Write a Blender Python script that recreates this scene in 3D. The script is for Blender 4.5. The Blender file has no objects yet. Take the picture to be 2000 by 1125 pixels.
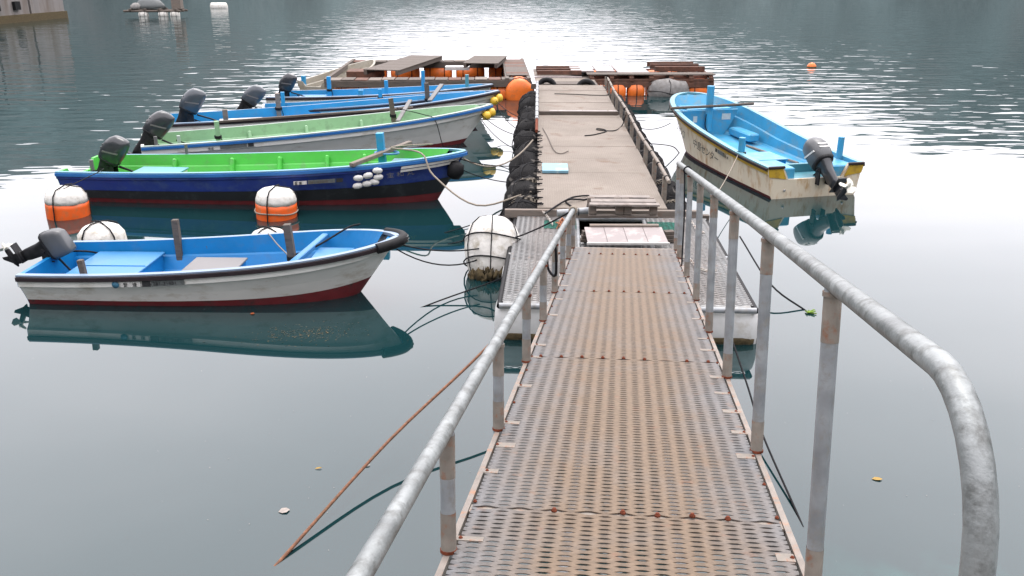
import bpy, bmesh, math, random
from mathutils import Vector, Matrix
random.seed(7)
R = math.radians
scene = bpy.context.scene
C = scene.collection

# ---------------------------------------------------------------- camera
FPX, PITCH, CAMH = 1700.0, R(20.4), 4.1
cam_d = bpy.data.cameras.new("camera"); cam = bpy.data.objects.new("camera", cam_d); C.objects.link(cam)
cam_d.sensor_width = 36.0; cam_d.lens = 36.0 * FPX / 2000.0; cam_d.clip_end = 2000; cam_d.clip_start = .05
cam.location = (0, 0, CAMH); cam.rotation_euler = (math.pi/2 - PITCH, 0, 0)
scene.camera = cam

# ---------------------------------------------------------------- overcast sky, soft sun
SUN_EL, SUN_AZ = R(62), R(15)
world = bpy.data.worlds.new("World"); scene.world = world; world.use_nodes = True
nt = world.node_tree; nt.nodes.clear()
out = nt.nodes.new("ShaderNodeOutputWorld"); bg = nt.nodes.new("ShaderNodeBackground"); bg.inputs[1].default_value = 0.1
sky = nt.nodes.new("ShaderNodeTexSky"); sky.sky_type = 'NISHITA'; sky.sun_disc = False
sky.sun_elevation = SUN_EL; sky.sun_rotation = SUN_AZ; sky.dust_density = 4.0
hs = nt.nodes.new("ShaderNodeHueSaturation"); hs.inputs["Saturation"].default_value = .12
tc = nt.nodes.new("ShaderNodeTexCoord"); mp = nt.nodes.new("ShaderNodeMapping"); mp.inputs["Scale"].default_value = (1, 1, 2.6)
nz = nt.nodes.new("ShaderNodeTexNoise"); nz.inputs["Scale"].default_value = 1.7; nz.inputs["Detail"].default_value = 4
cr = nt.nodes.new("ShaderNodeValToRGB")
cr.color_ramp.elements[0].position = .3; cr.color_ramp.elements[0].color = (.84, .82, .87, 1)
cr.color_ramp.elements[1].position = .7; cr.color_ramp.elements[1].color = (1.03, .985, 1.03, 1)
sc_ = nt.nodes.new("ShaderNodeVectorMath"); sc_.operation = 'SCALE'; sc_.inputs["Scale"].default_value = 11.0   # cloud layer
mx = nt.nodes.new("ShaderNodeMix"); mx.data_type = 'RGBA'; mx.inputs[0].default_value = .85
nt.links.new(tc.outputs["Generated"], mp.inputs[0]); nt.links.new(mp.outputs[0], nz.inputs["Vector"])
nt.links.new(nz.outputs["Fac"], cr.inputs[0]); nt.links.new(cr.outputs[0], sc_.inputs[0])
nt.links.new(sky.outputs[0], hs.inputs["Color"]); nt.links.new(hs.outputs[0], mx.inputs[6]); nt.links.new(sc_.outputs[0], mx.inputs[7])
nt.links.new(mx.outputs[2], bg.inputs[0]); nt.links.new(bg.outputs[0], out.inputs[0])
sd = bpy.data.lights.new("sun", 'SUN'); sd.energy = .6; sd.angle = R(30); sd.color = (1, .96, .9)
so = bpy.data.objects.new("sun", sd); C.objects.link(so)
so.rotation_euler = Vector((-math.sin(SUN_AZ)*math.cos(SUN_EL), -math.cos(SUN_AZ)*math.cos(SUN_EL), -math.sin(SUN_EL))).to_track_quat('-Z', 'Y').to_euler()
so.location = (0, 0, 60)
vs = scene.view_settings
scene.display_settings.display_device = 'sRGB'
vs.view_transform = 'Standard'; vs.look = 'None'; vs.exposure = 1.6; vs.gamma = 1; vs.use_curve_mapping = False

# ---------------------------------------------------------------- helpers
def ray(px, py):
    u, v = (px-1000)/FPX, (py-562.5)/FPX
    fw = Vector((0, math.cos(PITCH), -math.sin(PITCH))); dn = Vector((0, -math.sin(PITCH), -math.cos(PITCH)))
    return fw + Vector((1, 0, 0))*u + dn*v
def at(px, py, z=0.0):
    """world point at height z seen at photo pixel (px, py)"""
    d = ray(px, py); return Vector((0, 0, CAMH)) + d*((z-CAMH)/d.z)

def nodes_of(m):
    m.use_nodes = True; t = m.node_tree; return t, t.nodes["Principled BSDF"]
def mat(name, col, rough=.55, var=.18, scale=6.0, bump=.0, bscale=60., dirt=None, damt=.35, dscale=3.0, metal=0.0, coat=0.0, stretch=(1, 1, 1), spec=.5):
    m = bpy.data.materials.new(name); t, b = nodes_of(m); N = t.nodes; K = t.links
    tc = N.new("ShaderNodeTexCoord"); mp = N.new("ShaderNodeMapping"); mp.inputs["Scale"].default_value = stretch
    K.new(tc.outputs["Object"], mp.inputs[0])
    n1 = N.new("ShaderNodeTexNoise"); n1.inputs["Scale"].default_value = scale; n1.inputs["Detail"].default_value = 5
    K.new(mp.outputs[0], n1.inputs["Vector"])
    r = N.new("ShaderNodeValToRGB"); r.color_ramp.elements[0].position = .32; r.color_ramp.elements[1].position = .68
    lo = [max(0, c*(1-var)) for c in col]; hi = [min(.95, c*(1+var)) for c in col]
    r.color_ramp.elements[0].color = (*lo, 1); r.color_ramp.elements[1].color = (*hi, 1)
    K.new(n1.outputs["Fac"], r.inputs[0]); cur = r.outputs[0]
    if dirt:
        n2 = N.new("ShaderNodeTexNoise"); n2.inputs["Scale"].default_value = dscale; n2.inputs["Detail"].default_value = 7; n2.inputs["Roughness"].default_value = .68
        K.new(mp.outputs[0], n2.inputs["Vector"])
        r2 = N.new("ShaderNodeValToRGB"); r2.color_ramp.elements[0].position = .62-damt*.35; r2.color_ramp.elements[1].position = .80-damt*.35
        K.new(n2.outputs["Fac"], r2.inputs[0])
        mx = N.new("ShaderNodeMix"); mx.data_type = 'RGBA'; mx.inputs[7].default_value = (*dirt, 1)
        K.new(r2.outputs[0], mx.inputs[0]); K.new(cur, mx.inputs[6]); cur = mx.outputs[2]
    K.new(cur, b.inputs["Base Color"])
    rr = N.new("ShaderNodeMapRange"); rr.inputs[3].default_value = max(.03, rough-.1); rr.inputs[4].default_value = min(1, rough+.12)
    K.new(n1.outputs["Fac"], rr.inputs[0]); K.new(rr.outputs[0], b.inputs["Roughness"])
    b.inputs["Metallic"].default_value = metal; b.inputs["Specular IOR Level"].default_value = spec
    if coat: b.inputs["Coat Weight"].default_value = coat
    if bump:
        n3 = N.new("ShaderNodeTexNoise"); n3.inputs["Scale"].default_value = bscale; n3.inputs["Detail"].default_value = 4
        K.new(mp.outputs[0], n3.inputs["Vector"])
        bp = N.new("ShaderNodeBump"); bp.inputs["Strength"].default_value = 1; bp.inputs["Distance"].default_value = bump
        K.new(n3.outputs["Fac"], bp.inputs["Height"]); K.new(bp.outputs[0], b.inputs["Normal"])
    return m

class MB:
    """collects geometry; build() links it as ONE mesh object"""
    def __init__(s, M=None): s.v = []; s.f = []; s.mi = []; s.M = M or Matrix.Identity(4); s.sm = []
    def add(s, vs, fs, mi=0, smooth=False):
        o = len(s.v); s.v += [tuple(s.M @ Vector(p)) for p in vs]
        for f in fs: s.f.append([i+o for i in f]); s.mi.append(mi); s.sm.append(smooth)
        return s
    def box(s, c, d, rot=None, mi=0, ch=0.0):
        x, y, z = d[0]/2, d[1]/2, d[2]/2
        ch = min(ch, x*.9, y*.9, z*.9)
        rm = rot if rot is not None else Matrix.Identity(3); c = Vector(c)
        if ch <= 0:
            P = [(a*x, b*y, e*z) for e in (-1, 1) for b in (-1, 1) for a in (-1, 1)]
            F = [(0, 2, 3, 1), (4, 5, 7, 6), (0, 1, 5, 4), (2, 6, 7, 3), (0, 4, 6, 2), (1, 3, 7, 5)]
        else:   # chamfered rim top and bottom
            P = []; F = []
            for (zz, q) in ((-z, ch), (-z+ch, 0), (z-ch, 0), (z, ch)):
                X, Y = x-q, y-q; k = ch
                P += [(-X+k, -Y, zz), (X-k, -Y, zz), (X, -Y+k, zz), (X, Y-k, zz), (X-k, Y, zz), (-X+k, Y, zz), (-X, Y-k, zz), (-X, -Y+k, zz)]
            for r_ in range(3):
                for i in range(8): j = (i+1) % 8; F.append((r_*8+i, r_*8+j, r_*8+8+j, r_*8+8+i))
            F.append(tuple(range(7, -1, -1))); F.append(tuple(range(24, 32)))
        return s.add([c + rm @ Vector(p) for p in P], F, mi)
    def bar(s, a, b, w, h, mi=0, up=(0, 0, 1), ch=0.0):
        a, b = Vector(a), Vector(b); d = (b-a); L = d.length; d.normalize()
        u = Vector(up); y = u.cross(d)
        if y.length < 1e-4: y = Vector((0, 1, 0)).cross(d)
        y.normalize(); z = d.cross(y)
        return s.box((a+b)/2, (L, w, h), Matrix((d, y, z)).transposed(), mi, ch)
    def tube(s, pts, r, n=8, mi=0, caps=True, closed=False):
        pts = [Vector(p) for p in pts]; m = len(pts); V = []; prev = None
        for i, p in enumerate(pts):
            if closed: d = pts[(i+1) % m] - pts[i-1]
            else: d = pts[min(i+1, m-1)] - pts[max(i-1, 0)]
            if d.length < 1e-9: d = Vector((0, 0, 1))
            d.normalize()
            if prev is None:
                q = Vector((0, 0, 1)) if abs(d.z) < .9 else Vector((1, 0, 0)); y = q.cross(d).normalized()
            else:
                y = prev - d*prev.dot(d); y.normalize()
            prev = y; z = d.cross(y); rr = r[i] if isinstance(r, (list, tuple)) else r
            for k in range(n): a = 2*math.pi*k/n; V.append(p + (y*math.cos(a)+z*math.sin(a))*rr)
        F = []
        for i in range(m if closed else m-1):
            j = (i+1) % m
            for k in range(n): l = (k+1) % n; F.append((i*n+k, i*n+l, j*n+l, j*n+k))
        s.add(V, F, mi, True)
        if caps and not closed:
            s.add([V[k] for k in range(n)], [tuple(range(n-1, -1, -1))], mi); s.add([V[(m-1)*n+k] for k in range(n)], [tuple(range(n))], mi)
        return s
    def lathe(s, prof, n=16, M=None, mi=0, jit=0.0, smooth=True):
        """prof: (radius, z) pairs about local z"""
        M = M or Matrix.Identity(4); V = []; F = []
        for (r, z) in prof:
            for k in range(n):
                a = 2*math.pi*k/n; q = r*(1+random.uniform(-jit, jit)); V.append(M @ Vector((q*math.cos(a), q*math.sin(a), z+random.uniform(-jit, jit)*.3)))
        for i in range(len(prof)-1):
            for k in range(n): l = (k+1) % n; F.append((i*n+k, i*n+l, i*n+n+l, i*n+n+k))
        F.append(tuple(range(n-1, -1, -1))); F.append(tuple((len(prof)-1)*n+k for k in range(n)))
        return s.add(V, F, mi, smooth)
    def loft(s, secs, n=20, M=None, mi=0, pw=3.2):
        """secs: (z, cx, lx, ly): superellipse sections stacked along local z"""
        M = M or Matrix.Identity(4); V = []; F = []
        for (z, cx, lx, ly) in secs:
            for k in range(n):
                a = 2*math.pi*k/n; c, q = math.cos(a), math.sin(a)
                V.append(M @ Vector((cx + lx/2*math.copysign(abs(c)**(2/pw), c), ly/2*math.copysign(abs(q)**(2/pw), q), z)))
        for i in range(len(secs)-1):
            for k in range(n): l = (k+1) % n; F.append((i*n+k, i*n+l, i*n+n+l, i*n+n+k))
        F.append(tuple(range(n-1, -1, -1))); F.append(tuple((len(secs)-1)*n+k for k in range(n)))
        return s.add(V, F, mi, True)
    def prism(s, poly, a, b, mi=0):
        """poly: list of 3D points (planar), extruded from offset a to b (vectors)"""
        n = len(poly); a, b = Vector(a), Vector(b)
        V = [Vector(p)+a for p in poly] + [Vector(p)+b for p in poly]
        F = [tuple(range(n-1, -1, -1)), tuple(range(n, 2*n))] + [(i, (i+1) % n, n+(i+1) % n, n+i) for i in range(n)]
        return s.add(V, F, mi)
    def mesh(s, name):
        me = bpy.data.meshes.new(name); me.from_pydata(s.v, [], s.f); me.polygons.foreach_set("material_index", s.mi); me.polygons.foreach_set("use_smooth", s.sm)
        me.update(); bm = bmesh.new(); bm.from_mesh(me); bmesh.ops.recalc_face_normals(bm, faces=bm.faces); bm.to_mesh(me); bm.free()
        return me
    def build(s, name, mats, parent=None, world=False):
        """world=True: vertices are world coordinates under an un-rotated Empty"""
        me = s.mesh(name)
        for m in (mats if isinstance(mats, (list, tuple)) else [mats]): me.materials.append(m)
        o = bpy.data.objects.new(name, me); C.objects.link(o)
        if parent is not None:
            o.parent = parent
            if world:
                q = parent; off = Vector((0, 0, 0))
                while q is not None: off += q.location; q = q.parent
                o.location = -off
        return o
def tag(o, label=None, cat=None, group=None, kind=None):
    if label: o["label"] = label
    if cat: o["category"] = cat
    if group: o["group"] = group
    if kind: o["kind"] = kind
    return o
def thing(name, label, cat, loc=(0, 0, 0), group=None, rz=0.0):
    e = bpy.data.objects.new(name, None); e.empty_display_size = .2; C.objects.link(e); e.location = loc; e.rotation_euler = (0, 0, rz)
    return tag(e, label, cat, group)
def smooth_path(pts, k=6):
    P = [Vector(p) for p in pts]
    if len(P) < 3: return P
    Q = [P[0]*2-P[1]] + P + [P[-1]*2-P[-2]]; o = []
    for i in range(1, len(Q)-2):
        for j in range(k):
            t = j/k; a, b, c, d = Q[i-1], Q[i], Q[i+1], Q[i+2]
            o.append(.5*((2*b)+(c-a)*t+(2*a-5*b+4*c-d)*t*t+(3*b-a-3*c+d)*t**3))
    o.append(P[-1]); return o
def sag(a, b, s, n=14):
    a, b = Vector(a), Vector(b); return [a.lerp(b, i/n) - Vector((0, 0, s*4*(i/n)*(1-i/n))) for i in range(n+1)]
def text_part(txt, M4, height, m, parent, name="lettering", squeeze=1.0):
    cu = bpy.data.curves.new(name, 'FONT'); cu.body = txt; cu.size = height; cu.extrude = .0008; cu.resolution_u = 2
    to = bpy.data.objects.new(name, cu); C.objects.link(to)
    bpy.context.view_layer.update()
    dg = bpy.context.evaluated_depsgraph_get(); me = bpy.data.meshes.new_from_object(to.evaluated_get(dg)); bpy.data.objects.remove(to)
    me.transform(M4 @ Matrix.Diagonal((squeeze, 1, 1, 1))); me.materials.clear(); me.materials.append(m); me.name = name
    o = bpy.data.objects.new(name, me); C.objects.link(o); o.parent = parent; return o

# ---------------------------------------------------------------- materials
m_galv = mat("galvanised_steel", (.285, .30, .315), .48, .22, 9, .0012, 90, dirt=(.25, .24, .22), damt=.35, dscale=14, metal=.25)
m_rail = mat("galvanised_rail", (.225, .24, .24), .45, .30, 7, .003, 45, dirt=(.12, .125, .12), damt=.42, dscale=13, metal=.3)
m_rust = mat("rust", (.15, .04, .02), .85, .4, 30, .002, 80, spec=.2)
m_weld = mat("tan_zinc_paint", (.215, .188, .160), .7, .2, 14, .001, 70, dirt=(.24, .10, .05), damt=.25, dscale=18)
m_edge = mat("cream_edge_steel", (.21, .18, .155), .6, .2, 10, .001, 60, dirt=(.33, .15, .07), damt=.3, dscale=9)
m_wood = mat("weathered_wood", (.110, .090, .076), .85, .35, 5, .003, 40, dirt=(.10, .075, .06), damt=.4, dscale=5, stretch=(1, 6, 6))
m_woodx = mat("weathered_wood_light", (.18, .152, .13), .85, .25, 5, .003, 40, dirt=(.18, .12, .09), damt=.3, dscale=5, stretch=(1, 5, 5))
m_wood_red = mat("brown_stained_timber", (.12, .055, .036), .85, .35, 5, .003, 40, dirt=(.07, .04, .03), damt=.4, dscale=4)
m_black = mat("black_rubber", (.009, .009, .010), .6, .35, 10, .002, 60, spec=.2)
m_rope_black = mat("black_rope", (.012, .012, .014), .8, .4, 60, spec=.2)
m_rope_beige = mat("beige_rope", (.27, .23, .185), .85, .25, 60)
m_rope_rust = mat("rust_brown_rope", (.17, .075, .04), .85, .35, 30, dirt=(.08, .06, .03), damt=.3, dscale=2)
m_chain = mat("pale_chain", (.5, .47, .43), .6, .3, 40, dirt=(.25, .11, .06), damt=.3, dscale=20)
m_foam = mat("white_foam", (.64, .62, .58), .85, .1, 9, .012, 14, dirt=(.38, .34, .27), damt=.30, dscale=6)
m_white_cover = mat("white_float_cover", (.58, .58, .57), .6, .1, 4, .006, 8, dirt=(.40, .36, .30), damt=.22, dscale=3)
m_algae = mat("brown_algae", (.085, .062, .028), .9, .4, 20, .01, 30)
m_orange = mat("orange_float", (.78, .115, .012), .42, .12, 4, dirt=(.50, .16, .06), damt=.28, dscale=6)
m_orange2 = mat("orange_raft_float", (.80, .17, .02), .42, .12, 3, dirt=(.45, .14, .05), damt=.25, dscale=5)
m_yellow = mat("yellow_float", (.72, .46, .04), .45, .12, 8)
m_green_net = mat("green_net_cloth", (.02, .12, .09), .9, .4, 25, .004, 60)
m_plate = mat("pale_panel", (.235, .20, .195), .5, .06, 3, dirt=(.42, .36, .34), damt=.3, dscale=4)
m_blue_board = mat("pale_blue_board", (.15, .31, .40), .5, .06, 5, dirt=(.5, .52, .5), damt=.2)
m_leaf_y = mat("yellow_leaf", (.32, .20, .04), .7, .2, 40)
m_leaf_p = mat("pale_leaf", (.27, .235, .21), .7, .2, 40)
m_weed = mat("brown_weed", (.075, .05, .018), .8, .5, 30)
m_ink = mat("black_ink", (.02, .02, .022), .6, .2, 20)
m_dkplate = mat("dark_plate", (.10, .11, .11), .6, .25, 30)
m_whitepl = mat("white_sticker", (.55, .54, .52), .5, .08, 20)
m_bluedot = mat("blue_sticker", (.05, .17, .27), .5, .15, 20)
m_white_paint = mat("white_gelcoat", (.74, .725, .69), .35, .05, 2.5, dirt=(.50, .45, .38), damt=.25, dscale=2.0, stretch=(1, 1, 2.5))
m_cream_paint = mat("cream_gelcoat", (.64, .565, .44), .4, .06, 2.5, dirt=(.40, .24, .10), damt=.32, dscale=2.6, stretch=(2, 2, .7))
m_redboot = mat("red_antifouling", (.135, .012, .016), .6, .3, 6, dirt=(.05, .02, .02), damt=.35, dscale=6)
m_dkrub = mat("dark_rubbing_strip", (.018, .009, .012), .55, .3, 12)
m_cowl_dark = mat("charcoal_cowling", (.024, .026, .031), .32, .2, 4, coat=.3)
m_cowl_grey = mat("grey_cowling", (.085, .088, .092), .38, .12, 4)
m_cowl_blue = mat("slate_cowling", (.05, .06, .073), .32, .15, 4, coat=.3)
m_engine = mat("black_engine_parts", (.016, .016, .018), .5, .4, 14, spec=.2)
m_prop = mat("pale_propeller", (.70, .68, .60), .45, .1, 12)
m_steel = mat("bare_steel", (.45, .45, .45), .35, .15, 20, metal=.7)
m_concrete = mat("stained_concrete", (.23, .21, .20), .9, .15, .5, .02, 3, dirt=(.16, .13, .11), damt=.42, dscale=.6, stretch=(1.4, 1.4, .25))
m_paving = mat("concrete_paving", (.33, .32, .30), .9, .15, 2, .005, 30, dirt=(.2, .19, .17), damt=.3)

def grating_mat(name, grey, tan, track):
    """expanded steel, tan dirt trodden along the middle"""
    m = bpy.data.materials.new(name); t, b = nodes_of(m); N = t.nodes; K = t.links
    tc = N.new("ShaderNodeTexCoord"); sp = N.new("ShaderNodeSeparateXYZ"); K.new(tc.outputs["Object"], sp.inputs[0])
    a = N.new("ShaderNodeMath"); a.operation = 'SUBTRACT'; a.inputs[1].default_value = track[0]; K.new(sp.outputs[0], a.inputs[0])
    ab = N.new("ShaderNodeMath"); ab.operation = 'ABSOLUTE'; K.new(a.outputs[0], ab.inputs[0])
    mr = N.new("ShaderNodeMapRange"); mr.inputs[1].default_value = track[1]*.35; mr.inputs[2].default_value = track[1]; mr.inputs[3].default_value = 1; mr.inputs[4].default_value = 0; K.new(ab.outputs[0], mr.inputs[0])
    n = N.new("ShaderNodeTexNoise"); n.inputs["Scale"].default_value = 2.2; n.inputs["Detail"].default_value = 6; n.inputs["Roughness"].default_value = .65; K.new(tc.outputs["Object"], n.inputs["Vector"])
    ad = N.new("ShaderNodeMath"); ad.operation = 'MULTIPLY_ADD'; ad.inputs[1].default_value = 1.5; ad.inputs[2].default_value = -.75; K.new(n.outputs["Fac"], ad.inputs[0])
    s2 = N.new("ShaderNodeMath"); s2.operation = 'ADD'; s2.use_clamp = True; K.new(mr.outputs[0], s2.inputs[0]); K.new(ad.outputs[0], s2.inputs[1])
    mx = N.new("ShaderNodeMix"); mx.data_type = 'RGBA'; mx.inputs[6].default_value = (*grey, 1); mx.inputs[7].default_value = (*tan, 1); K.new(s2.outputs[0], mx.inputs[0])
    n2 = N.new("ShaderNodeTexNoise"); n2.inputs["Scale"].default_value = 9; n2.inputs["Detail"].default_value = 5; K.new(tc.outputs["Object"], n2.inputs["Vector"])
    r2 = N.new("ShaderNodeValToRGB"); r2.color_ramp.elements[0].position = .62; r2.color_ramp.elements[1].position = .8; K.new(n2.outputs["Fac"], r2.inputs[0])
    m2 = N.new("ShaderNodeMix"); m2.data_type = 'RGBA'; m2.inputs[7].default_value = (.15, .075, .042, 1); K.new(r2.outputs[0], m2.inputs[0]); K.new(mx.outputs[2], m2.inputs[6])
    # relief shading put into the colour: darker columns at the bonds, lighter between
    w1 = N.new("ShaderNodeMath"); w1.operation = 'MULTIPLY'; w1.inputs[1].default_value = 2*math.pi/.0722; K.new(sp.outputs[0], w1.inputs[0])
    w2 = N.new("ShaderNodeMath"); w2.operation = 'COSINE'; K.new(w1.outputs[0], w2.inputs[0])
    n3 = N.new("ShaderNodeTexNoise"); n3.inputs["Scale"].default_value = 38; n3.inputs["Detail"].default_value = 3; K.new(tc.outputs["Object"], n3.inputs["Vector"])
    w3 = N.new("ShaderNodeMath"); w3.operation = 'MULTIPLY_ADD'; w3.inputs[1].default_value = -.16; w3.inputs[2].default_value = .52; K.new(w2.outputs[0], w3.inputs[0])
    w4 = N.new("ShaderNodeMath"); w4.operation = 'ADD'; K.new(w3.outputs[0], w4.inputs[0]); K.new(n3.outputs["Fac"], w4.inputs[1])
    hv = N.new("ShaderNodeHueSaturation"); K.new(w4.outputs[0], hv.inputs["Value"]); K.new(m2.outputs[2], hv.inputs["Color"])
    K.new(hv.outputs[0], b.inputs["Base Color"]); b.inputs["Roughness"].default_value = .6; b.inputs["Metallic"].default_value = .15
    return m
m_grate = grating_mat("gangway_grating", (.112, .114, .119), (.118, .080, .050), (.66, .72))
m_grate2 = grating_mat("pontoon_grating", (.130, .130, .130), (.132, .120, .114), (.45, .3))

def deck_mat():
    """sand-coloured walkway sheets with a fine non-slip grid"""
    m = bpy.data.materials.new("walkway_sheet"); t, b = nodes_of(m); N = t.nodes; K = t.links
    tc = N.new("ShaderNodeTexCoord")
    n = N.new("ShaderNodeTexNoise"); n.inputs["Scale"].default_value = 1.1; n.inputs["Detail"].default_value = 8; n.inputs["Roughness"].default_value = .62; K.new(tc.outputs["Object"], n.inputs["Vector"])
    r = N.new("ShaderNodeValToRGB"); e = r.color_ramp.elements; e[0].position = .3; e[0].color = (.19, .157, .128, 1); e[1].position = .7; e[1].color = (.265, .226, .189, 1)
    K.new(n.outputs["Fac"], r.inputs[0])
    n2 = N.new("ShaderNodeTexNoise"); n2.inputs["Scale"].default_value = 2.6; n2.inputs["Detail"].default_value = 6; K.new(tc.outputs["Object"], n2.inputs["Vector"])
    r2 = N.new("ShaderNodeValToRGB"); r2.color_ramp.elements[0].position = .6; r2.color_ramp.elements[1].position = .78; K.new(n2.outputs["Fac"], r2.inputs[0])
    m2 = N.new("ShaderNodeMix"); m2.data_type = 'RGBA'; m2.inputs[7].default_value = (.155, .095, .06, 1); K.new(r2.outputs[0], m2.inputs[0]); K.new(r.outputs[0], m2.inputs[6])
    br = N.new("ShaderNodeTexBrick"); br.inputs["Scale"].default_value = 1; br.inputs["Brick Width"].default_value = .075; br.inputs["Row Height"].default_value = .03; br.inputs["Mortar Size"].default_value = .006; br.inputs["Mortar Smooth"].default_value = .6
    br.inputs["Color1"].default_value = (0, 0, 0, 1); br.inputs["Color2"].default_value = (0, 0, 0, 1); br.inputs["Mortar"].default_value = (1, 1, 1, 1)
    K.new(tc.outputs["Object"], br.inputs["Vector"])
    m3 = N.new("ShaderNodeMix"); m3.data_type = 'RGBA'; m3.blend_type = 'MULTIPLY'; m3.inputs[7].default_value = (.80, .79, .78, 1); 
    inv = N.new("ShaderNodeMath"); inv.operation = 'SUBTRACT'; inv.inputs[0].default_value = 1; K.new(br.outputs["Color"], inv.inputs[1]); K.new(inv.outputs[0], m3.inputs[0]); K.new(m2.outputs[2], m3.inputs[6])
    K.new(m3.outputs[2], b.inputs["Base Color"]); b.inputs["Roughness"].default_value = .8
    bp = N.new("ShaderNodeBump"); bp.inputs["Distance"].default_value = .004; K.new(br.outputs["Color"], bp.inputs["Height"]); K.new(bp.outputs[0], b.inputs["Normal"])
    return m
m_deck = deck_mat()

def net_mat(name, a, b_, sc):
    m = bpy.data.materials.new(name); t, b = nodes_of(m); N = t.nodes; K = t.links
    tc = N.new("ShaderNodeTexCoord"); v = N.new("ShaderNodeTexVoronoi"); v.feature = 'DISTANCE_TO_EDGE'; v.inputs["Scale"].default_value = sc; K.new(tc.outputs["Object"], v.inputs["Vector"])
    r = N.new("ShaderNodeValToRGB"); r.color_ramp.elements[0].position = .05; r.color_ramp.elements[1].position = .14; r.color_ramp.elements[0].color = (*a, 1); r.color_ramp.elements[1].color = (*b_, 1); K.new(v.outputs["Distance"], r.inputs[0])
    n = N.new("ShaderNodeTexNoise"); n.inputs["Scale"].default_value = 3.5; n.inputs["Detail"].default_value = 5; K.new(tc.outputs["Object"], n.inputs["Vector"])
    r2 = N.new("ShaderNodeValToRGB"); r2.color_ramp.elements[0].position = .60; r2.color_ramp.elements[1].position = .66; K.new(n.outputs["Fac"], r2.inputs[0])
    mx = N.new("ShaderNodeMix"); mx.data_type = 'RGBA'; mx.inputs[7].default_value = (.10, .092, .085, 1) ; K.new(r2.outputs[0], mx.inputs[0]); K.new(r.outputs[0], mx.inputs[6])
    K.new(mx.outputs[2], b.inputs["Base Color"]); b.inputs["Roughness"].default_value = .92; b.inputs["Specular IOR Level"].default_value = .12
    bp = N.new("ShaderNodeBump"); bp.inputs["Distance"].default_value = .012; bp.invert = True; K.new(v.outputs["Distance"], bp.inputs["Height"]); K.new(bp.outputs[0], b.inputs["Normal"])
    return m
m_net = net_mat("black_net_wrap", (.006, .006, .007), (.018, .017, .017), 26)
m_net_beige = net_mat("beige_net_wrap", (.24, .21, .17), (.02, .018, .016), 22)
m_net_grey = mat("grey_weathered_foam", (.22, .212, .205), .9, .2, 6, .012, 12, dirt=(.16, .15, .14), damt=.4, dscale=5)
m_slat = mat("bleached_slat", (.235, .205, .185), .85, .2, 5, .002, 40, dirt=(.13, .10, .085), damt=.3, dscale=6)
m_skiff = mat("grey_cream_gelcoat", (.30, .275, .225), .5, .12, 3, dirt=(.2, .17, .12), damt=.35)

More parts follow.
